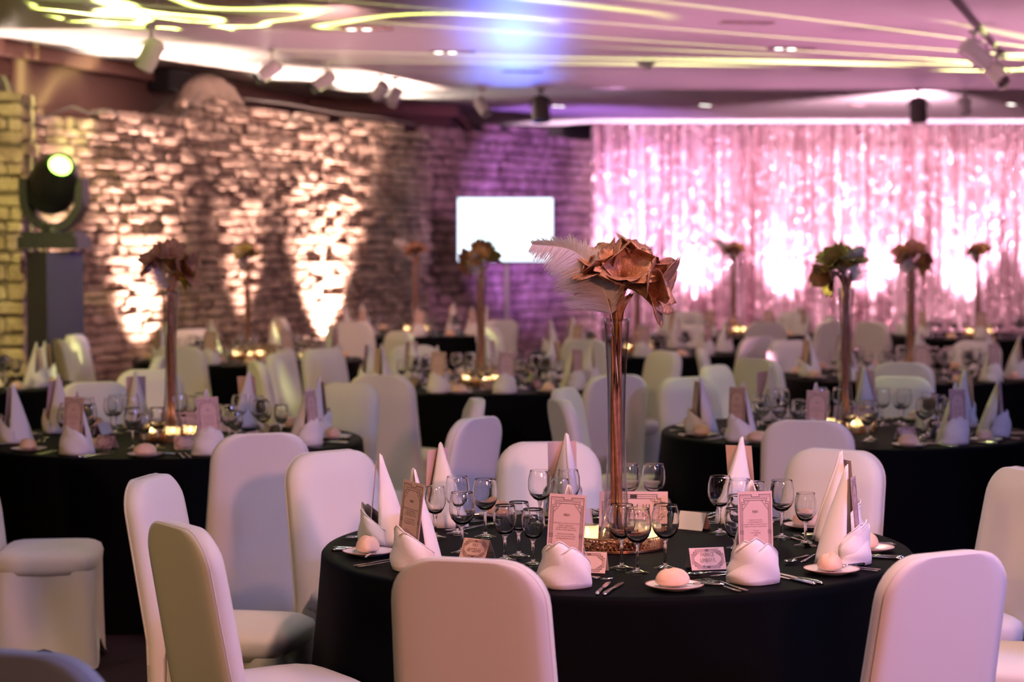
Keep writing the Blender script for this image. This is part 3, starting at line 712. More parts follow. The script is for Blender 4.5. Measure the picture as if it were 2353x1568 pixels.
PLATE = [('dish', MB().lathe([(0, 0), (.045, 0), (.048, .002), (.075, .0105), (.0785, .0125), (.0790, .0140), (.075, .0130), (.050, .0052), (0, .0045)], 40).mesh('bread_plate', 'china')),
         ('rim_line', MB().lathe([(.0765, .0116), (.0797, .0129), (.0797, .0146), (.0775, .0146), (.0765, .0136)], 40).mesh('plate_rim', 'china_rim'))]
def roll_mesh(seed):
    rnd = random.Random(seed); mb = MB(); rows = []; nu, nv = 12, 20
    for i in range(nu + 1):
        a = -PI / 2 + PI * i / nu; row = []
        for j in range(nv):
            b = 2 * PI * j / nv; x, y, z = cos(a) * cos(b), cos(a) * sin(b), sin(a)
            z = z if z > 0 else z * .45
            crease = .16 * math.exp(-((y - .15) / .13) ** 2) * max(0, z) * (1 - .5 * x * x)
            row.append(Vector((x * .050, y * .036, (z * (1 - crease)) * .036 + .0162)) * (1 + .03 * sin(3 * b + seed)))
        rows.append(row)
    mb.grid(rows, True); return mb.mesh('bread_roll', 'bread')
ROLLS = [roll_mesh(k) for k in range(4)]
def knife_spec(L=.21):
    hd = MB().tube([(0, -.105, .004), (0, -.09, .0045), (0, -.03, .0045), (0, .0, .004)], [.0055, .0062, .0048, .0036], 8).mesh('knife_handle', 'steel')
    bl = MB(); rows = []
    for y, x0, x1 in ((0, -.003, .003), (.012, -.006, .006), (.05, -.0075, .0085), (.085, -.0065, .008), (.104, -.002, .0055)):
        rows.append([(x0, y, .0022), (x0, y, .0032), (x1, y, .0040), (x1, y, .0030)])
    bl.grid(rows, True); bl.f.append((0, 1, 2, 3)); bl.f.append((len(bl.v) - 1, len(bl.v) - 2, len(bl.v) - 3, len(bl.v) - 4))
    return [('handle', hd), ('blade', bl.mesh('knife_blade', 'steel', False))]
KNIFE = knife_spec()
def fork_spec():
    hd = MB(); rows = []
    for y, x, z in ((-.10, .0065, .003), (-.085, .0072, .0035), (-.04, .0045, .0055), (0, .0030, .0085), (.025, .0032, .010), (.036, .010, .0075), (.048, .0118, .0055)):
        rows.append([(-x, y, z), (-x, y, z + .0018), (x, y, z + .0018), (x, y, z)])
    hd.grid(rows, True); hd.f.append((0, 1, 2, 3))
    tn = MB()
    for i in range(4):
        x = -.0100 + i * .00667; tn.tube([(x, .046, .0063), (x, .070, .0050), (x * .92, .095, .0085)], [.0015, .0013, .0007], 5)
    return [('handle', hd.mesh('fork_handle', 'steel')), ('tines', tn.mesh('fork_tines', 'steel'))]
FORK = fork_spec()
def spoon_spec():
    hd = MB(); rows = []
    for y, x, z in ((-.10, .0060, .003), (-.085, .0065, .0035), (-.04, .004, .0055), (0, .0026, .0085), (.022, .0026, .0095), (.032, .004, .008)):
        rows.append([(-x, y, z), (-x, y, z + .0016), (x, y, z + .0016), (x, y, z)])
    hd.grid(rows, True); hd.f.append((0, 1, 2, 3))
    bw = MB(); rows = []
    for i in range(6):
        f = (i + .2) / 5.2; row = []
        for j in range(16):
            a = 2 * PI * j / 16; row.append((cos(a) * .0175 * f, .058 + sin(a) * .027 * f, .0026 + .0075 * f ** 2))
        rows.append(row)
    bw.sheet([r + [r[0]] for r in rows], .0009)
    return [('handle', hd.mesh('spoon_handle', 'steel')), ('bowl', bw.mesh('spoon_bowl', 'steel'))]
SPOON = spoon_spec()

# ---- votive, tray, beads, vase
VOT = [('cup', MB().lathe([(0, 0), (.030, 0), (.0315, .002), (.034, .066), (.0345, .068), (.033, .068), (.0305, .005), (0, .004)], 24).mesh('votive_cup', 'votive')),
       ('candle', MB().lathe([(0, .0042), (.0285, .0042), (.0292, .030), (.027, .032), (0, .0305)], 20).mesh('candle', 'wax'), (0, 0, 0), (0, 0, 0),
        [('wick', MB().tube([(0, 0, .030), (0, .001, .038)], .0007, 5).mesh('wick', 'wick')), ('flame', MB().lathe([(0, .036), (.0035, .040), (.0045, .045), (.003, .053), (0, .062)], 10).mesh('flame', 'flame'))])]
def votive(p, label, group):
    thing('votive_candle', VOT, p, random.uniform(0, 6), label, 'candle', group)
    d = bpy.data.lights.new('candle_light', 'POINT'); d.color = (1.0, .66, .34); d.energy = .55; d.shadow_soft_size = .006
    o = bpy.data.objects.new('candle_light', d); C.objects.link(o); o.location = (p[0], p[1], p[2] + .050)
TR = .145
def tray_spec(detail):
    plate = MB().lathe([(0, 0), (TR, 0), (TR, .004), (0, .004)], 48).mesh('tray_plate', 'gold')
    wires = MB()
    for z in (.006, .042): wires.tube([(TR * cos(2 * PI * k / 48), TR * sin(2 * PI * k / 48), z) for k in range(49)], .0016, 6, False)
    parts = [('tray_plate', plate), ('rim_wire', wires.mesh('rim_wire', 'gold'))]
    def ring(n=14):
        mb = MB(); mb.tube([(.0105 * cos(2 * PI * k / n), 0, .0175 * sin(2 * PI * k / n)) for k in range(n + 1)], .0010, 4, False); return mb
    if detail:
        rm = ring().mesh('ring', 'gold')
        for k in range(72):
            a = 2 * PI * k / 72; parts.append(('ring', rm, (TR * cos(a), TR * sin(a), .024), (0, 0, a + PI / 2)))
        bd = MB().lathe([(0, -.0062), (.0044, -.0044), (.0062, 0), (.0044, .0044), (0, .0062)], 10).mesh('handle_bead', 'bead')
        for s in (0, PI):
            for q in range(4): parts.append(('handle_bead', bd, ((TR + .008) * cos(s), (TR + .008) * sin(s), .009 + q * .0112)))
    else:
        mb = MB()
        for k in range(48):
            a = 2 * PI * k / 48; r = ring(8); mt = Matrix.Translation((TR * cos(a), TR * sin(a), .024)) @ Matrix.Rotation(a + PI / 2, 4, 'Z')
            mb.add([mt @ Vector(v) for v in r.v], r.f)
        parts.append(('ring_gallery', mb.mesh('ring_gallery', 'gold')))
    return parts
TRAY1, TRAYX = tray_spec(True), tray_spec(False)
def bead_mesh(n, keep):
    rnd = random.Random(3); mb = MB(); t = (1 + 5 ** .5) / 2
    ico = [Vector(v).normalized() for v in [(-1, t, 0), (1, t, 0), (-1, -t, 0), (1, -t, 0), (0, -1, t), (0, 1, t), (0, -1, -t), (0, 1, -t), (t, 0, -1), (t, 0, 1), (-t, 0, -1), (-t, 0, 1)]]
    fc = [(0, 11, 5), (0, 5, 1), (0, 1, 7), (0, 7, 10), (0, 10, 11), (1, 5, 9), (5, 11, 4), (11, 10, 2), (10, 7, 6), (7, 1, 8), (3, 9, 4), (3, 4, 2), (3, 2, 6), (3, 6, 8), (3, 8, 9), (4, 9, 5), (2, 4, 11), (6, 2, 10), (8, 6, 7), (9, 8, 1)]
    for i in range(n):
        a = rnd.uniform(0, 2 * PI); r = math.sqrt(rnd.uniform(.21, .92)) * (TR - .010); s = rnd.uniform(.005, .0085)
        if any(math.hypot(r * cos(a) - kx, r * sin(a) - ky) < .035 + s for kx, ky in keep): continue
        p = Vector((r * cos(a), r * sin(a), .0045 + s + rnd.choice((0, .010, .019)) * (1 if r < TR * .93 else .3)))
        mb.add([p + Vector((v.x * s, v.y * s, v.z * s * .8)) for v in ico], fc)
    return mb.mesh('bead_gravel', 'bead')
VP1 = ((-.088, -.020), (.078, .062), (.100, -.036)); VPX = ((.097, -.045), (.024, -.104), (-.090, -.045))
BEADS1, BEADSX = bead_mesh(760, VP1), bead_mesh(760, VPX)
VH = .70
VASE = MB().lathe([(0, 0), (.054, 0), (.057, .003), (.055, .010), (.047, .06), (.038, .13), (.0315, .22), (.0275, .33), (.0270, .41), (.0290, .50), (.0335, .60), (.0385, .68), (.0400, VH),
                   (.0378, VH), (.0365, .68), (.0313, .60), (.0266, .50), (.0247, .41), (.0252, .33), (.029, .22), (.0355, .13), (.0445, .06), (.051, .014), (.046, .009), (0, .008)], 40).mesh('trumpet_vase', 'vase_glass')

# ---- painted amaryllis bouquet
def petal_mesh(seed, L=.105, W=.100, flare=1.0, m='copper'):
    rnd = random.Random(seed); rows = []; nu, nv = 14, 14; p1, p2 = rnd.uniform(0, 6), rnd.uniform(0, 6)
    for i in range(nu + 1):
        a = i / nu; r = .007 + .018 * a + .070 * flare * max(0, a - .25) ** 1.5; z = L * (a - .42 * flare * max(0, a - .35) ** 2)
        wd = W * (.16 + .84 * min(1, (a / .62)) ** 1.2) if a < .62 else W * math.sqrt(max(.04, 1 - ((a - .62) / .40) ** 2.4))
        row = []
        for j in range(nv + 1):
            s = -1 + 2 * j / nv; ruf = .0115 * a ** 2 * (abs(s) ** 2 + .35 * a ** 3) * sin(5 * s + 4 * a + p1) + .0030 * a ** 3 * sin(13 * s + p2)
            ang = s * wd / 2 / (r + .034)                       # wrap round the trumpet axis
            rr = r + mid_rib(s) + ruf
            row.append((sin(ang) * (rr + .034), cos(ang) * (rr + .034) - .034, z + .5 * ruf - .006 * a * s * s))
        rows.append(row)
    return MB().sheet(rows, .0007).mesh('petal', m)
def mid_rib(s): return .0030 * math.exp(-(s / .10) ** 2)
PET = {'copper': [petal_mesh(k, .105 + .012 * (k % 3), .104 + .010 * (k % 2), 1.05 + .2 * (k % 2)) for k in range(4)]}
PET['lime_lit_petal'] = [petal_mesh(k + 20, .105, .10, 1.1, 'lime_lit_petal') for k in range(4)]
THROAT = MB().lathe([(0, -.035), (.006, -.030), (.0075, -.012), (.011, .004), (.014, .018), (.010, .020), (.004, .006), (0, .005)], 12).mesh('bloom_throat', 'copper_stem')
STAM = MB()
for k in range(5):
    a = k * 1.256; STAM.tube([(0, 0, .005), (.008 * cos(a), .008 * sin(a), .05), (.018 * cos(a), .018 * sin(a), .086)], [.001, .0009, .0014], 5)
STAM = STAM.mesh('stamens', 'copper_stem')
SHEATH = petal_mesh(77, .085, .030, .25, 'copper')
def bouquet(loc, rz, blooms, label, group, lime=()):  # lime: blooms whose petals carry painted-in lime light
    root = ob('flower_bouquet', None, None, loc, (0, 0, rz)); tag(root, label, 'bouquet', group)
    for i, (d, b, scl) in enumerate(blooms):
        d = Vector(d).normalized(); b = Vector(b)
        q = d.to_track_quat('Z', 'Y').to_euler()
        bl = ob('bloom', THROAT, root, b, q, (scl,) * 3); pm = PET['lime_lit_petal' if i in lime else 'copper']
        for k in range(6):
            ob('petal', pm[(k + i) % 4], bl, (0, 0, .002 if k % 2 else 0), (R(-7 if k % 2 else 5), R(4 * (-1) ** k), k * PI / 3 + i))
        ob('stamens', STAM, bl)
        foot = Vector((.012 * cos(i * 1.9), .012 * sin(i * 1.9), .03)); neck = Vector((.011 * cos(i * 1.25 + .5), .011 * sin(i * 1.25 + .5), .45))
        top = b - d * .030 * scl
        st = MB().tube([foot, neck.lerp(foot, .5), neck, Vector((neck.x * .9, neck.y * .9, .66)), Vector((neck.x, neck.y, .72)).lerp(top, .45), top], [.0075, .0078, .0075, .0072, .0066, .0055], 8)
        ob('stem', st.mesh('stem', 'copper_stem'), root)
    for k in range(4):
        a = k * 1.6 + .4; ob('sheath_leaf', SHEATH, root, (.010 * cos(a), .010 * sin(a), .69), (R(4), 0, a - PI / 2))
    return root
B1 = [((-.50, -.25, .82), (-.014, -.02, .812), 1.14), ((.42, -.10, .85), (.040, .0, .818), 1.10), ((.93, -.36, .0), (.046, -.02, .800), 1.26), ((.10, -.62, .78), (.012, -.03, .795), 1.10), ((-.80, .20, .50), (-.02, .02, .800), 1.0), ((.35, .65, .55), (.03, .03, .805), 1.02)]
B2 = [((-.7, -.35, .62), (-.025, -.01, .80), 1.05), ((.05, -.5, .85), (0, -.02, .815), 1.0), ((.78, -.3, .30), (.03, -.01, .78), 1.08), ((.95, .0, -.35), (.04, 0, .76), .80), ((.1, .7, .6), (0, .03, .79), .9)]
B3 = [((-.62, -.45, .62), (-.03, -.01, .80), 1.12), ((.25, -.45, .85), (.0, -.01, .80), 1.0), ((-.85, -.35, -.28), (-.05, -.01, .775), 1.05), ((-.2, .65, .6), (-.01, .03, .79), .95)]
B4 = [((-.5, -.4, .6), (-.02, -.01, .80), 1.0), ((.45, -.3, .75), (.02, -.01, .80), .95), ((0, .6, .6), (0, .03, .79), .9)]

# ---- ostrich plume
def plume(pts, left, right, n, seed, w0=.0013):
    """quill polyline in the local xz plane with soft barbs on both sides"""
    rnd = random.Random(seed); pts = [Vector(p) for p in pts]
    def at(f):
        f = max(0, min(.9999, f)) * (len(pts) - 1); i = int(f); u = f - i
        P0, P1, P2, P3 = pts[max(i - 1, 0)], pts[i], pts[i + 1], pts[min(i + 2, len(pts) - 1)]
        return .5 * ((2 * P1) + (P2 - P0) * u + (2 * P0 - 5 * P1 + 4 * P2 - P3) * u * u + (3 * P1 - P0 - 3 * P2 + P3) * u ** 3)
    q = MB().tube([at(i / 24) for i in range(25)], [.0022 * (1 - .8 * i / 24) for i in range(25)], 6).mesh('quill', 'quill')
    mb = MB()
    for i in range(n):
        f = .37 + .63 * (i + rnd.random()) / n; p = at(f); t = (at(f + .01) - at(f - .01)).normalized()
        for sd, ln in ((1, left), (-1, right)):
            L_ = ln * (.14 + .92 * max(0, sin(PI * min(1, f * .80 + .20))) ** .7) * rnd.uniform(.66, 1.10) * (1 + .12 * sin(f * 90))
            side = Vector((-t.z, 0, t.x)) * sd
            d = (side * .86 + t * .42 + Vector((0, rnd.uniform(-.35, .35), 0))).normalized(); cur = p.copy(); vs = []
            drp = Vector((0, 0, -1)) * rnd.uniform(.10, .24); wob = rnd.uniform(-.12, .12); nseg = 7
            for s in range(nseg + 1):
                wv = w0 * (1 - .7 * s / nseg); u_ = d.cross(Vector((0, 1, 0))).normalized()
                ax = (u_ * .8 + Vector((0, .6, 0))).normalized() * wv
                vs += [cur - ax, cur + ax]
                d = (d + drp * .42 + t * .05 + Vector((wob * .10, rnd.uniform(-.06, .06), 0))).normalized(); cur = cur + d * L_ / nseg
            mb.add(vs, [(2 * s, 2 * s + 1, 2 * s + 3, 2 * s + 2) for s in range(nseg)])
    return [('quill', q), ('barbs', mb.mesh('barbs', 'feather'), (0, 0, 0), (0, 0, 0), None, {'kind': 'stuff'})]
PL1 = plume([(.004, .0, .46), (-.010, .0, .62), (-.026, -.01, .73), (-.070, -.02, .835), (-.145, -.025, .908), (-.262, -.02, .925)], .128, .065, 700, 5, .0013)
PL2 = plume([(.004, 0, .50), (-.012, 0, .66), (-.03, -.015, .75), (-.055, -.03, .81), (-.075, -.05, .83)], .075, .06, 150, 6, .0018)
PL3 = plume([(.0, 0, .52), (.012, 0, .68), (.03, -.01, .78), (.045, -.012, .85), (.075, -.012, .90)], .07, .07, 150, 7, .0018)
PL4 = plume([(.004, 0, .5), (-.012, 0, .66), (-.05, -.01, .80), (-.12, -.01, .90), (-.22, -.01, .93)], .09, .06, 150, 8, .002)

BUTTER = [('dish', MB().lathe([(0, 0), (.05, 0), (.075, .012), (.078, .014), (.07, .012), (.05, .004), (0, .004)], 30).mesh('butter_dish', 'china'))]
mbb = MB(); rows = []
for i in range(7):
    f = i / 6
    rows.append([(cos(a) * .066 * (1 - f * .75), sin(a) * .05 * (1 - f * .75), .010 + .022 * f ** .6 + .006 * sin(5 * a) * (1 - f)) for a in [2 * PI * j / 30 for j in range(30)]])
mbb.grid(rows, True); mbb.f.append(tuple(len(mbb.v) - 30 + k for k in range(30)))
BUTTER.append(('butter', mbb.mesh('butter', 'butter')))
# ================================================================== LAYING THE TABLES
def pol(c, ang, r): return (c[0] + r * sin(R(ang)), c[1] - r * cos(R(ang)))
def loc(c, ang, dx, r):
    """seat-local: dx to the diner's right, r from the table centre"""
    a = R(ang); return (c[0] + r * sin(a) + dx * cos(a), c[1] - r * cos(a) + dx * sin(a))
T1L = {-94: ('at the corner of the cloth', 'fr'), -55: ('whose menu leans beside a name card', 'nl'), -131: ('near four clustered glasses', 'fr'),
       -169: ('behind the tall vase', 'nl'), 143: ('next to a blank tent card', 'fr'), 101: ('that leans over a roll', 'nl'),
       65: ('with a wrinkled cuff', 'fr'), -14: ('before the ring-pattern tray', 'nl'), 28: ('with small print along its hem', 'fr')}
rs = random.Random(99)
MARKS = {'Tf-card table': (.32, 6.25), 'butter-dish table': (-1.61, 9.64), 'lime-bouquet table': (1.64, 10.04), 'television': (-.08, 26), 'stone pillar': (-4.6, 17), 'stone wall': (-2.7, 22), 'sequin drape': (4.5, 31.5), 'side wall': (9.9, 9), 'long-feather table': (2.76, 14.16), 'entrance': (-5.5, 2), 'far corner': (9, 30)}
SELF = {'T1': 'Tf-card table', 'T2': 'butter-dish table', 'T3': 'lime-bouquet table', 'T9': 'long-feather table'}
WHERE = {}
for key, (c, seats, desc) in TABLES.items():
    pairs = []
    for a_ in seats:
        for mk, q in MARKS.items():
            if SELF.get(key) == mk or mk == 'entrance': continue
            bd = math.degrees(math.atan2(q[0] - c[0], -(q[1] - c[1]))); df = abs((bd - a_ + 180) % 360 - 180); pairs.append((df, a_, mk))
    pairs.sort(); got = {}; used = set()
    for df, a_, mk in pairs:
        if a_ in got or mk in used or df > 50: continue
        got[a_] = mk; used.add(mk)
    for a_ in seats: WHERE[key, a_] = (', toward the ' + got[a_]) if a_ in got else ''

for key, (c, seats, desc) in TABLES.items():
    near = key in ('T1', 'T2', 'T3'); mid = key in ('T4', 'T9', 'T5', 'T11'); N = 0
    for si, ang in enumerate(seats):
        z = TH + .0005
        rj = .735 if key == 'T1' else .735 + rs.uniform(-.02, .02)
        p = pol(c, ang, rj); rz = R(ang + (rs.uniform(-6, 6) if key != 'T1' else {-14: 9, 28: -14, 65: 8, -55: 4, -94: 6}.get(ang, 0)))
        if key == 'T1':
            lb = 'cone-folded pale napkin %s' % T1L[ang][0]; lang = T1L[ang][1]; ml = 'menu card in the napkin %s' % T1L[ang][0]; gp = None; mg = None
        else:
            lb = 'cone-folded pale napkin on the %s' % desc + WHERE[key, ang]; lang = 'nl' if si % 2 else 'fr'; ml = 'bordered menu card on the %s' % desc + WHERE[key, ang]; gp = 'napkins on the ' + desc; mg = 'menus on the ' + desc
        thing('folded_napkin', NAPS[si % 5], (p[0], p[1], z), rz, lb, 'napkin', gp)
        tl = rs.uniform(-4, 4) if key != 'T1' else {-14: 3, 28: 0, -55: 4}.get(ang, 2)
        mp = (p[0] + sin(rz) * .026, p[1] - cos(rz) * .026)
        thing('menu_card', MENU[lang], (mp[0], mp[1], z + .044), 0, ml, 'menu', mg, rot=Euler((R(-5), R(tl), rz)))
        # bread plate and roll to the diner's left
        pa = {28: 9, 65: 50, 101: 84, -55: -78, -14: -36}.get(ang, ang - 21) if key == 'T1' else ang - 21
        if near or mid or si % 2 == 0:
            q = pol(c, pa, .765)
            thing('bread_plate', PLATE, (q[0], q[1], z), R(pa), 'red-rimmed bread plate on the %s' % desc + WHERE[key, ang], 'plate', 'bread plates on the ' + desc)
            thing('bread_roll', ROLLS[si % 4], (q[0] - .004, q[1] + .004, z + .0058), R(pa + rs.uniform(-25, 25)), 'oval bread roll on the %s' % desc + WHERE[key, ang], 'bread', 'bread rolls on the ' + desc)
            if near:
                q2 = loc(c, pa, .052, .765); thing('butter_knife', KNIFE, (q2[0], q2[1], z + .0098), R(pa + 70), 'butter knife resting on a bread plate at the %s' % desc, 'knife', 'butter knives on the ' + desc, .8)
        if near:
            for dx, sp, nm in ((-.105, FORK, 'table_fork'), (-.132, FORK, 'table_fork'), (.112, KNIFE, 'table_knife'), (.140, KNIFE, 'table_knife')):
                q = loc(c, ang, dx, .755); thing(nm, sp, (q[0], q[1], z), R(ang + rs.uniform(-3, 3)), 'steel %s laid beside a napkin on the %s' % (nm[6:], desc), nm[6:], nm[6:] + 's on the ' + desc)
            q = loc(c, ang, -.03, .585); thing('dessert_spoon', SPOON, (q[0], q[1], z), R(ang + 88), 'steel dessert spoon laid crosswise above a napkin on the %s' % desc, 'spoon', 'spoons on the ' + desc)
            q = loc(c, ang, .03, .612); thing('dessert_fork', FORK, (q[0], q[1], z), R(ang - 92), 'steel dessert fork laid crosswise above a napkin on the %s' % desc, 'fork', 'dessert forks on the ' + desc, .85)
        # place cards
        if key == 'T1':
            q = pol(c, ang + (-8 if ang == -55 else 2), .475)
            if ang == -55: thing('place_card', PC['a'], (q[0], q[1], z), R(-36), 'tent name card reading MAY GRYZEDAIS', 'card')
            elif ang == 28: thing('place_card', PC['b'], (q[0], q[1], z), R(14), 'tent name card reading FABRICE LIMBIOUL', 'card')
            elif ang in (-14, 143, -169): thing('place_card', PC['x'], (q[0], q[1], z), R(ang), {-14: 'unlettered tent card tucked behind the napkin before the tray', 143: 'tent card showing its blank rear leaf beside a napkin', -169: 'tent card half hidden behind the tall vase'}[ang], 'card')
        elif near or mid:
            q = pol(c, ang - 5, .46); thing('place_card', PC['x'], (q[0], q[1], z), R(ang + rs.uniform(-8, 8)), 'small bordered tent card on the %s' % desc + WHERE[key, ang], 'card', 'place cards on the ' + desc)
        # glasses to the right
        if key != 'T1':
            for k, (da, r, sp) in enumerate(((12, .45, GL_L), (21, .52, GL_S), (26, .42, GL_L))):
                if not (near or mid) and k == 1: continue
                q = pol(c, ang + da, r); thing('wine_glass', sp, (q[0], q[1], z), rs.uniform(0, 6), '%s stemmed glass on the %s' % ('tall' if sp is GL_L else 'short', desc) + WHERE[key, ang], 'glass', 'glasses on the ' + desc)
    if key == 'T1':
        G = [(-.150, 6.121, 1), (-.085, 6.458, 1), (-.243, 6.44, 0), (-.176, 6.53, 1), (-.021, 5.985, 0), (.020, 6.06, 0), (.061, 5.90, 0), (.092, 6.70, 1), (.155, 6.64, 0), (.185, 6.72, 1), (.395, 6.90, 1), (.480, 6.90, 1),
             (.315, 5.84, 1), (.355, 5.755, 1), (.440, 5.835, 1), (.668, 6.536, 1), (.650, 5.913, 0), (.722, 6.46, 1), (.785, 6.56, 0), (.852, 6.43, 1), (.773, 6.299, 0), (.690, 6.22, 0), (.905, 6.27, 0)]
        for x, y, big in G:
            nn = min(seats, key=lambda a_: math.hypot(pol(c, a_ + 14, .5)[0] - x, pol(c, a_ + 14, .5)[1] - y))
            thing('wine_glass', GL_L if big else GL_S, (x, y, TH + .0005), rs.uniform(0, 6), '%s clear stemmed glass for the napkin %s' % ('tall' if big else 'short', T1L[nn][0]), 'glass', 'glasses for the napkin ' + T1L[nn][0])
    if key == 'T11': continue
    # centrepiece
    z = TH + .0005; tc = c
    thing('gold_tray', TRAY1 if key == 'T1' else TRAYX, (tc[0], tc[1], z), 0, 'openwork gold tray on the %s' % desc, 'tray', 'gold centrepiece trays')
    tag(ob('bead_gravel', BEADS1 if key == 'T1' else BEADSX, None, (tc[0], tc[1], z)), 'copper beads filling the tray on the %s' % desc, 'beads', kind='stuff')
    vx = c[0] + (.0 if key == 'T1' else 0)
    vz = z + .0042
    thing('trumpet_vase', VASE, (vx, c[1], vz), 0, 'tall clear trumpet vase on the %s' % desc, 'vase', 'tall glass vases')
    BL, fl, rzb, lime = {'T1': (B1, PL1, 0, ()), 'T2': (B2, PL2, 0, (3,)), 'T3': (B3, PL3, 0, (0, 1)), 'T4': (B2, PL2, PI * .95, (0,)), 'T5': (B4, PL2, .4, (0, 1)), 'T6': (B4, PL4, .2, ()),
                         'T7': (B4, PL3, 1.2, ()), 'T8': (B4, PL4, -.3, ()), 'T9': (B2, PL2, .2, ()), 'T10': (B4, PL2, .9, ())}[key]
    bouquet((vx, c[1], vz), rzb, BL, 'copper-painted flower bouquet on the %s' % desc, 'copper bouquets', lime)
    thing('ostrich_feather', fl, (vx + .004, c[1] - .008, vz), 0 if key != 'T4' else .3, 'white ostrich feather on the %s' % desc, 'feather', 'white ostrich feathers')
    for k, (dx, dy) in enumerate(VP1 if key == 'T1' else VPX):
        votive((tc[0] + dx, tc[1] + dy, z + .0045), 'lit votive candle on the %s' % desc, 'votives on the ' + desc)
    nx, ny, nr = (.40, 6.70, -.06) if key == 'T1' else (c[0] + .09, c[1] + .24, 0)
    if key == 'T1': thing('number_card', NUM1, (nx, ny, z), nr, 'wide tent card lettered Tf behind the vase', 'card')
    elif key == 'T2': thing('number_card', NUM2, (c[0] + .02, ny, z), nr, 'wide tent card lettered 10 behind the vase', 'card')
    elif key in ('T3', 'T4', 'T5', 'T9'): thing('number_card', NUMX, (nx, ny, z), nr, 'wide bordered tent card behind the vase on the %s' % desc, 'card')
thing('butter_dish', BUTTER, (-1.92, 9.36, TH + .0005), 0, 'shallow white dish of ruffled yellow butter', 'dish')
# ================================================================== EQUIPMENT
# plinth and moving head
PP = (-3.72, 17.0 - .35)
PLN = [('body', MB().box((0, 0, .79), (.335, .335, 1.58)).mesh('plinth_body', 'plinth', False)), ('top_plate', MB().box((0, 0, 1.587), (.345, .345, .014)).mesh('plinth_top', 'plinth', False))]
thing('plinth', PLN, (PP[0], PP[1], 0), R(42), 'tall square black plinth carrying the moving-head lamp', 'plinth')
base = MB().box((0, 0, .055), (.44, .34, .09)).box((0, 0, .115), (.38, .30, .035)); feet = MB()
for x in (-.17, .17):
    for y in (-.12, .12): feet.lathe([(0, 0), (.022, 0), (.022, .012), (0, .012)], 10, Matrix.Translation((x, y, 0)))
yk = MB(); U = []
for i in range(25):
    a = PI + PI * i / 24; U.append((.215 * cos(a), 0, .40 + .235 * sin(a)))
U = [(-.215, 0, .53)] + U + [(.215, 0, .53)]
rows = [[(p[0] * s, y, .40 + (p[2] - .40) * (s if p[2] < .41 else 1)) for s, y in ((1.10, -.08), (1.10, .08), (.84, .08), (.84, -.08))] for p in U]
yk.grid(rows, True); yk.f.append((0, 1, 2, 3)); yk.f.append(tuple(len(yk.v) - 1 - k for k in range(4)))
yk.lathe([(0, .130), (.09, .130), (.09, .185), (0, .185)], 20)
hd = MB().lathe([(0, -.25), (.09, -.245), (.155, -.20), (.178, -.10), (.180, .0), (.172, .09), (.145, .17), (.105, .235), (.098, .26), (.088, .262), (.084, .245), (0, .243)], 28)
lens = MB().lathe([(0, .252), (.066, .249), (.080, .2455), (0, .2455)], 24); fins = MB()
for k in range(5): fins.lathe([(.177, -.14 + .03 * k), (.184, -.135 + .03 * k), (.184, -.125 + .03 * k), (.177, -.12 + .03 * k)], 28)
hq = Vector((.45, -.75, .48)).to_track_quat('Z', 'Y').to_euler()
MH_ = [('base', base.mesh('lamp_base', 'black', False), (0, 0, .012), (0, 0, 0), [('foot', feet.mesh('lamp_feet', 'black'), (0, 0, -.012))]), ('yoke', yk.mesh('yoke', 'black', False)),
       ('head', smooth_by_angle(hd.mesh('lamp_head', 'black')), (0, 0, .50), hq, [('lens', lens.mesh('lamp_lens', 'beam_lens')), ('cooling_fin', fins.mesh('cooling_fins', 'black'))])]
thing('moving_head_light', MH_, (PP[0], PP[1], 1.5945), R(-6), 'black moving-head stage light with glowing green lens on the plinth', 'stage light', None, 1.12)

# television on a stand
W_, H_ = 1.205, .80
bez = MB().box((0, .03, 0), (W_ + .03, .05, H_ + .03)); scr = MB().box((0, .0, 0), (W_, .006, H_))
TVZ = 1.696 + (550 - 528) / 4700 * 26.0
TV = [('housing', bez.mesh('tv_housing', 'screen_bezel', False), (0, 0, TVZ)), ('screen', scr.mesh('tv_screen', 'screen', False), (0, 0, TVZ), (0, 0, 0)),
      ('pole', MB().tube([(.02, .09, .03), (.02, .09, TVZ + .1)], .030, 12).mesh('tv_pole', 'white_metal')), ('foot', MB().lathe([(0, 0), (.32, 0), (.32, .02), (.05, .035), (0, .035)], 28, Matrix.Translation((.02, .09, 0))).mesh('tv_foot', 'dark_metal')),
      ('bracket', MB().box((.02, .075, TVZ), (.3, .05, .3)).mesh('tv_bracket', 'dark_metal', False))]
thing('television', TV, (-.085, 26.0, 0), R(2), 'wide flat television showing a bright bluish-white picture, on a pole stand', 'television')

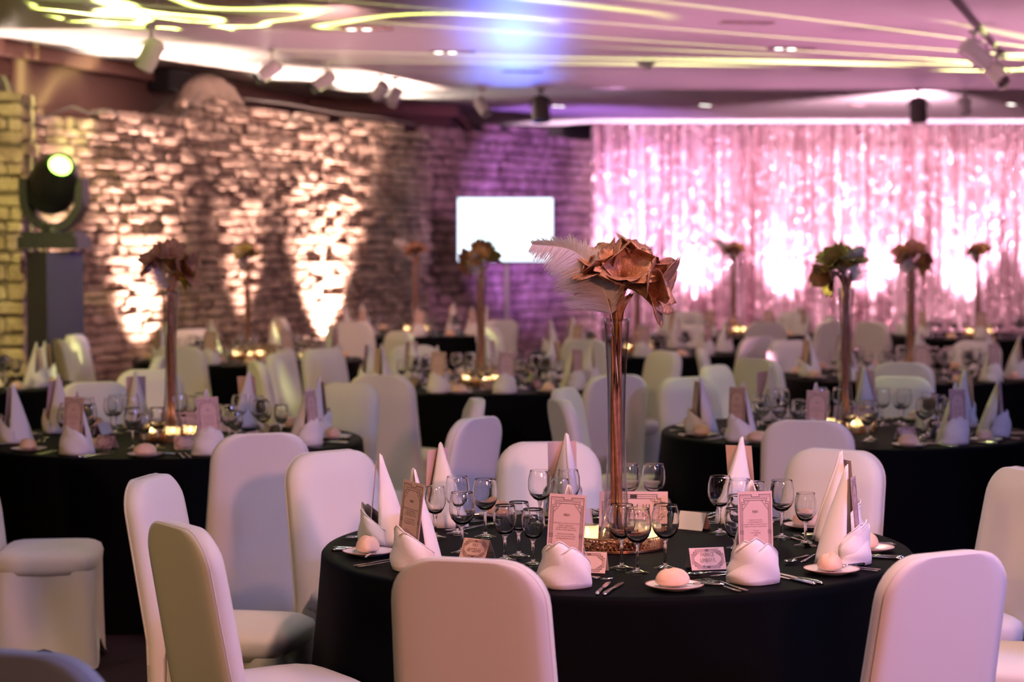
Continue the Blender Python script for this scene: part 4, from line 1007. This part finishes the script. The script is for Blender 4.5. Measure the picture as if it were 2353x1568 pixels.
# ---- ceiling fixtures
def dirq(d): return Vector(d).normalized().to_track_quat('Z', 'Y').to_euler()
def can_spec(r, l, m):
    body = MB().lathe([(0, -l * .45), (r * .8, -l * .45), (r * .95, -l * .38), (r, -l * .30), (r, l * .5), (r * 1.04, l * .5), (r * 1.04, l * .55), (r * .93, l * .55), (r * .88, l * .42), (0, l * .42)], 22)
    return smooth_by_angle(body.mesh('spot_can', m)), MB().lathe([(0, l * .40), (r * .86, l * .425), (0, l * .43)], 20).mesh('spot_glass', 'dark_metal')
CAN_W, CAN_G = can_spec(.062, .19, 'white_metal'); CAN_D, CAN_DG = can_spec(.085, .24, 'dark_metal')
def track_spot(x, y, ztop, drop, d, label, dark=False, scale=1.0, flap=False):
    can, gl = (CAN_D, CAN_DG) if dark else (CAN_W, CAN_G); m = 'dark_metal' if dark else 'white_metal'
    stem = MB().lathe([(0, 0), (.035, 0), (.035, -.02), (.010, -.025), (.010, -drop + .04), (0, -drop + .04)], 12).mesh('stem', m)
    yk = MB(); pts = []
    for i in range(13):
        a = PI * i / 12; pts.append((.085 * (1.3 if dark else 1) * cos(a), 0, .085 * (1.2 if dark else .8) * sin(a)))
    yk.tube(pts, .008, 6)
    sp = [('stem', stem), ('yoke', yk.mesh('yoke', m), (0, 0, -drop - .03)), ('lamp_can', can, (0, 0, -drop - .04), dirq(d), [('lamp_glass', gl)])]
    if flap:
        e = Vector(d).normalized() * .17
        sp.append(('barn_door', MB().box((0, 0, 0), (.10, .10, .006)).mesh('barn_door', 'black', False), (e.x, e.y, -drop - .04 + e.z), dirq(d)))
    return thing('track_spotlight', sp, (x, y, ztop), math.atan2(0, 1), label, 'spotlight', 'ceiling spotlights', scale)
def onslab(u, v, h=HC): zz = (h - 1.696) * 4700 / (550 - v); return ((u - 1176.5) / 4700 * zz, zz)
for u, v, h, drop, d, dark, s, flap, lb in (
    (352, 62, HC, .13, (-.45, .2, -.8), False, 1.25, False, 'white track spotlight caught in the lime beam near the moving head'),
    (628, 117, HC, .13, (-.75, .3, -.45), False, 1.0, True, 'grey track spotlight with black flap above the plaster hump'),
    (752, 143, HC, .13, (-.75, .3, -.45), False, 1.0, True, 'grey track spotlight with black flap over the widest wall glow'),
    (876, 176, HC, .10, (-.5, .5, -.6), False, 1.0, False, 'grey track spotlight, left one of a close pair'),
    (908, 182, HC, .14, (-.35, -.3, -.8), False, 1.0, False, 'grey track spotlight, right one of a close pair'),
    (1108, 206, HC, .14, (.35, -.3, -.6), False, 1.05, False, 'grey track spotlight above the television corner'),
    (1242, 207, HC, .14, (.05, -.2, -1), True, 1.15, False, 'dark theatre lantern in a yoke beside the curtain edge'),
    (2106, 206, HC, .16, (.0, -.1, -1), True, 1.1, False, 'dark theatre lantern in a yoke against the glowing curtain'),
    (2212, 206, HC, .14, (.15, -.2, -1), False, 1.0, False, 'grey track spotlight hanging straight beside a dark lantern')):
    x, y = onslab(u, v, h); track_spot(x, y, h - .001, drop, d, lb, dark, s, flap)
# lighting track on the slab with two heads
a = onslab(2190, 2); b = onslab(2300, 128); a2 = Vector(a); b2 = Vector(b); dd = (b2 - a2).normalized(); a2 = a2 - dd * 2.5
rot = Matrix.Rotation(math.atan2(dd.y, dd.x), 3, 'Z'); L_ = (b2 - a2).length; cc = (a2 + b2) / 2
tr = thing('lighting_track', [('rail', MB().box((0, 0, -.018), (L_, .036, .034)).mesh('rail', 'dark_metal', False)), ('end_cap', MB().box((L_ / 2 + .01, 0, -.018), (.02, .04, .038)).mesh('end_cap', 'black', False))], (cc.x, cc.y, HC - .001), math.atan2(dd.y, dd.x), 'dark lighting rail running along the ceiling slab', 'track')
for u, v, d, lb in ((2232, 62, (.55, .1, -.42), 'grey spotlight part-way along the lighting rail'), (2285, 118, (.25, -.55, -.45), 'grey spotlight at the end of the lighting rail, lens showing')):
    x, y = onslab(u, v); track_spot(x, y, HC - .036, .10, d, lb, False, 1.25)
# recessed triple downlights
DLF = MB(); DLF.box((0, 0, -.004), (.40, .15, .008)); DLF = DLF.mesh('downlight_frame', mat('downlight_trim', (.30, .20, .16), .4))
DLL = MB().lathe([(0, -.0125), (.030, -.0115), (.040, -.0082), (0, -.0082)], 16).mesh('downlight_lens', 'lamp_lens')
DLW = MB().lathe([(0, -.012), (.026, -.011), (.034, -.0082), (0, -.0082)], 16).mesh('downlight_dim', mat('dim_lens', (.5, .45, .6), .2))
for i, (u, v, h, lit) in enumerate(((845, 69, HC, 1), (1040, 122, HC, 1), (1712, 55, HC, 0), (1815, 114, HC, 1), (1200, 167, HC, 0), (1905, 160, HC, 0), (595, 6, HC, 0), (1290, 245, HC_UP, 1), (1625, 243, HC_UP, 1), (1972, 243, HC_UP, 0), (2322, 241, HC_UP, 1))):
    x, y = onslab(u, v, h); ls = [('lens', DLL if (lit and q < 2) else DLW, (-.12 + .12 * q, 0, 0)) for q in range(3)]
    up = 'over the curtain aisle' if h == HC_UP else ('lit, in the slab' if lit else 'unlit, in the slab')
    thing('triple_downlight', [('frame', DLF)] + ls, (x, y, h - .0005), .1 * i, 'recessed three-lamp ceiling downlight, %s' % up, 'downlight', 'ceiling downlights ' + up)
x, y = onslab(1483, 146)
thing('smoke_detector', [('base', MB().lathe([(0, 0), (.085, 0), (.085, -.02), (0, -.02)], 24).mesh('detector_base', 'white_metal')), ('dome', MB().lathe([(.06, -.0205), (.058, -.045), (.03, -.065), (0, -.068)], 24).mesh('detector_dome', 'white_metal'))], (x, y, HC - .0005), 0, 'small round smoke detector on the ceiling slab', 'detector')
# loudspeaker, vent grille, cables on the brown wall
def onwall(u, v):
    A, B = Vector(BW[1]), Vector(BW[2]); k = (u - 1176.5) / 4700; t = (k * A.y - A.x) / ((B.x - A.x) - k * (B.y - A.y)); p = A.lerp(B, t)
    return p, 1.696 + (550 - v) / 4700 * p.y
wd = (Vector(BW[2]) - Vector(BW[1])).normalized(); wang = math.atan2(wd.y, wd.x); wn = Vector((wd.y, -wd.x))
p, z = onwall(368, 190)
thing('loudspeaker', [('cabinet', MB().box((0, -.14, 0), (.62, .22, .22)).mesh('speaker_cabinet', 'black', False)), ('grille', MB().box((0, -.256, 0), (.58, .01, .18)).mesh('speaker_grille', mat('grille_cloth', (.05, .04, .045), .8), False)), ('bracket', MB().box((0, -.015, 0), (.1, .03, .08)).mesh('speaker_bracket', 'dark_metal', False))],
      (p.x, p.y, z), wang, 'black wide loudspeaker mounted on the brown wall above the ruin', 'loudspeaker')
A0, B0 = Vector(BW[0]), Vector(BW[1]); vd = (B0 - A0).normalized(); k = (26 - 1176.5) / 4700; t = (k * A0.y - A0.x) / ((B0.x - A0.x) - k * (B0.y - A0.y)); p = B0
p = B0 + wd * .12; z = 1.696 + (550 - 158) / 4700 * p.y
sl = MB().box((0, 0, 0), (.50, .006, .014)).mesh('vent_slat', 'beam', False); fr = MB()
for dx, dz, sx, sz in ((0, .13, .56, .02), (0, -.13, .56, .02), (-.27, 0, .02, .28), (.27, 0, .02, .28)): fr.box((dx, -.012, dz), (sx, .024, sz))
thing('vent_grille', [('frame', fr.mesh('vent_frame', 'beam', False))] + [('slat', sl, (0, -.012, -.105 + .030 * q), (R(35), 0, 0)) for q in range(8)], (p.x, p.y, z), wang, 'brown slatted ventilation grille on the brown wall by the pillar', 'vent')
for j, (us, lb) in enumerate((([(70, 275), (110, 262), (150, 247), (190, 262), (235, 255), (262, 268)], 'thin cable looping along the ruin top beside the pillar'),
                              ([(400, 268), (425, 238), (445, 214)], 'thin cable rising over the plaster hump'), ([(545, 228), (640, 240), (760, 262), (860, 272), (940, 288)], 'thin cable sagging above the ruin toward the television'))):
    pts = []
    for u, v in us:
        k = (u - 1176.5) / 4700; t = (4.36 + 18.2 * k) / (3.3 - 7.8 * k); q = WA.lerp(WB, t) + WN * .10; pts.append((q.x, q.y, 1.696 + (550 - v) / 4700 * q.y))
    thing('cable', MB().tube(pts, .010, 6).mesh('cable', 'dark_metal'), (0, 0, 0), 0, lb, 'cable')
# uplights on the floor
UP = [('can', MB().lathe([(0, 0), (.075, 0), (.085, .02), (.085, .15), (.08, .155), (.07, .15), (.068, .13), (0, .13)], 18).mesh('uplight_can', 'black')), ('lens', MB().lathe([(0, .136), (.066, .134), (0, .1325)], 16).mesh('uplight_lens', 'lamp_lens'))]
for x in (1.55, 2.85, 4.2, 5.5, 6.95, 8.3): thing('floor_uplight', UP, (x, 31.0, 0), 0, 'black floor uplight at the foot of the sequin drape', 'uplight', 'uplights along the drape')
for t in (0.005, .215, .445, .66):
    b = WA.lerp(WB, t) + WN * .46; thing('floor_uplight', UP, (b.x, b.y, 0), 0, 'black floor uplight at the foot of the stone wall', 'uplight', 'uplights along the stone wall')
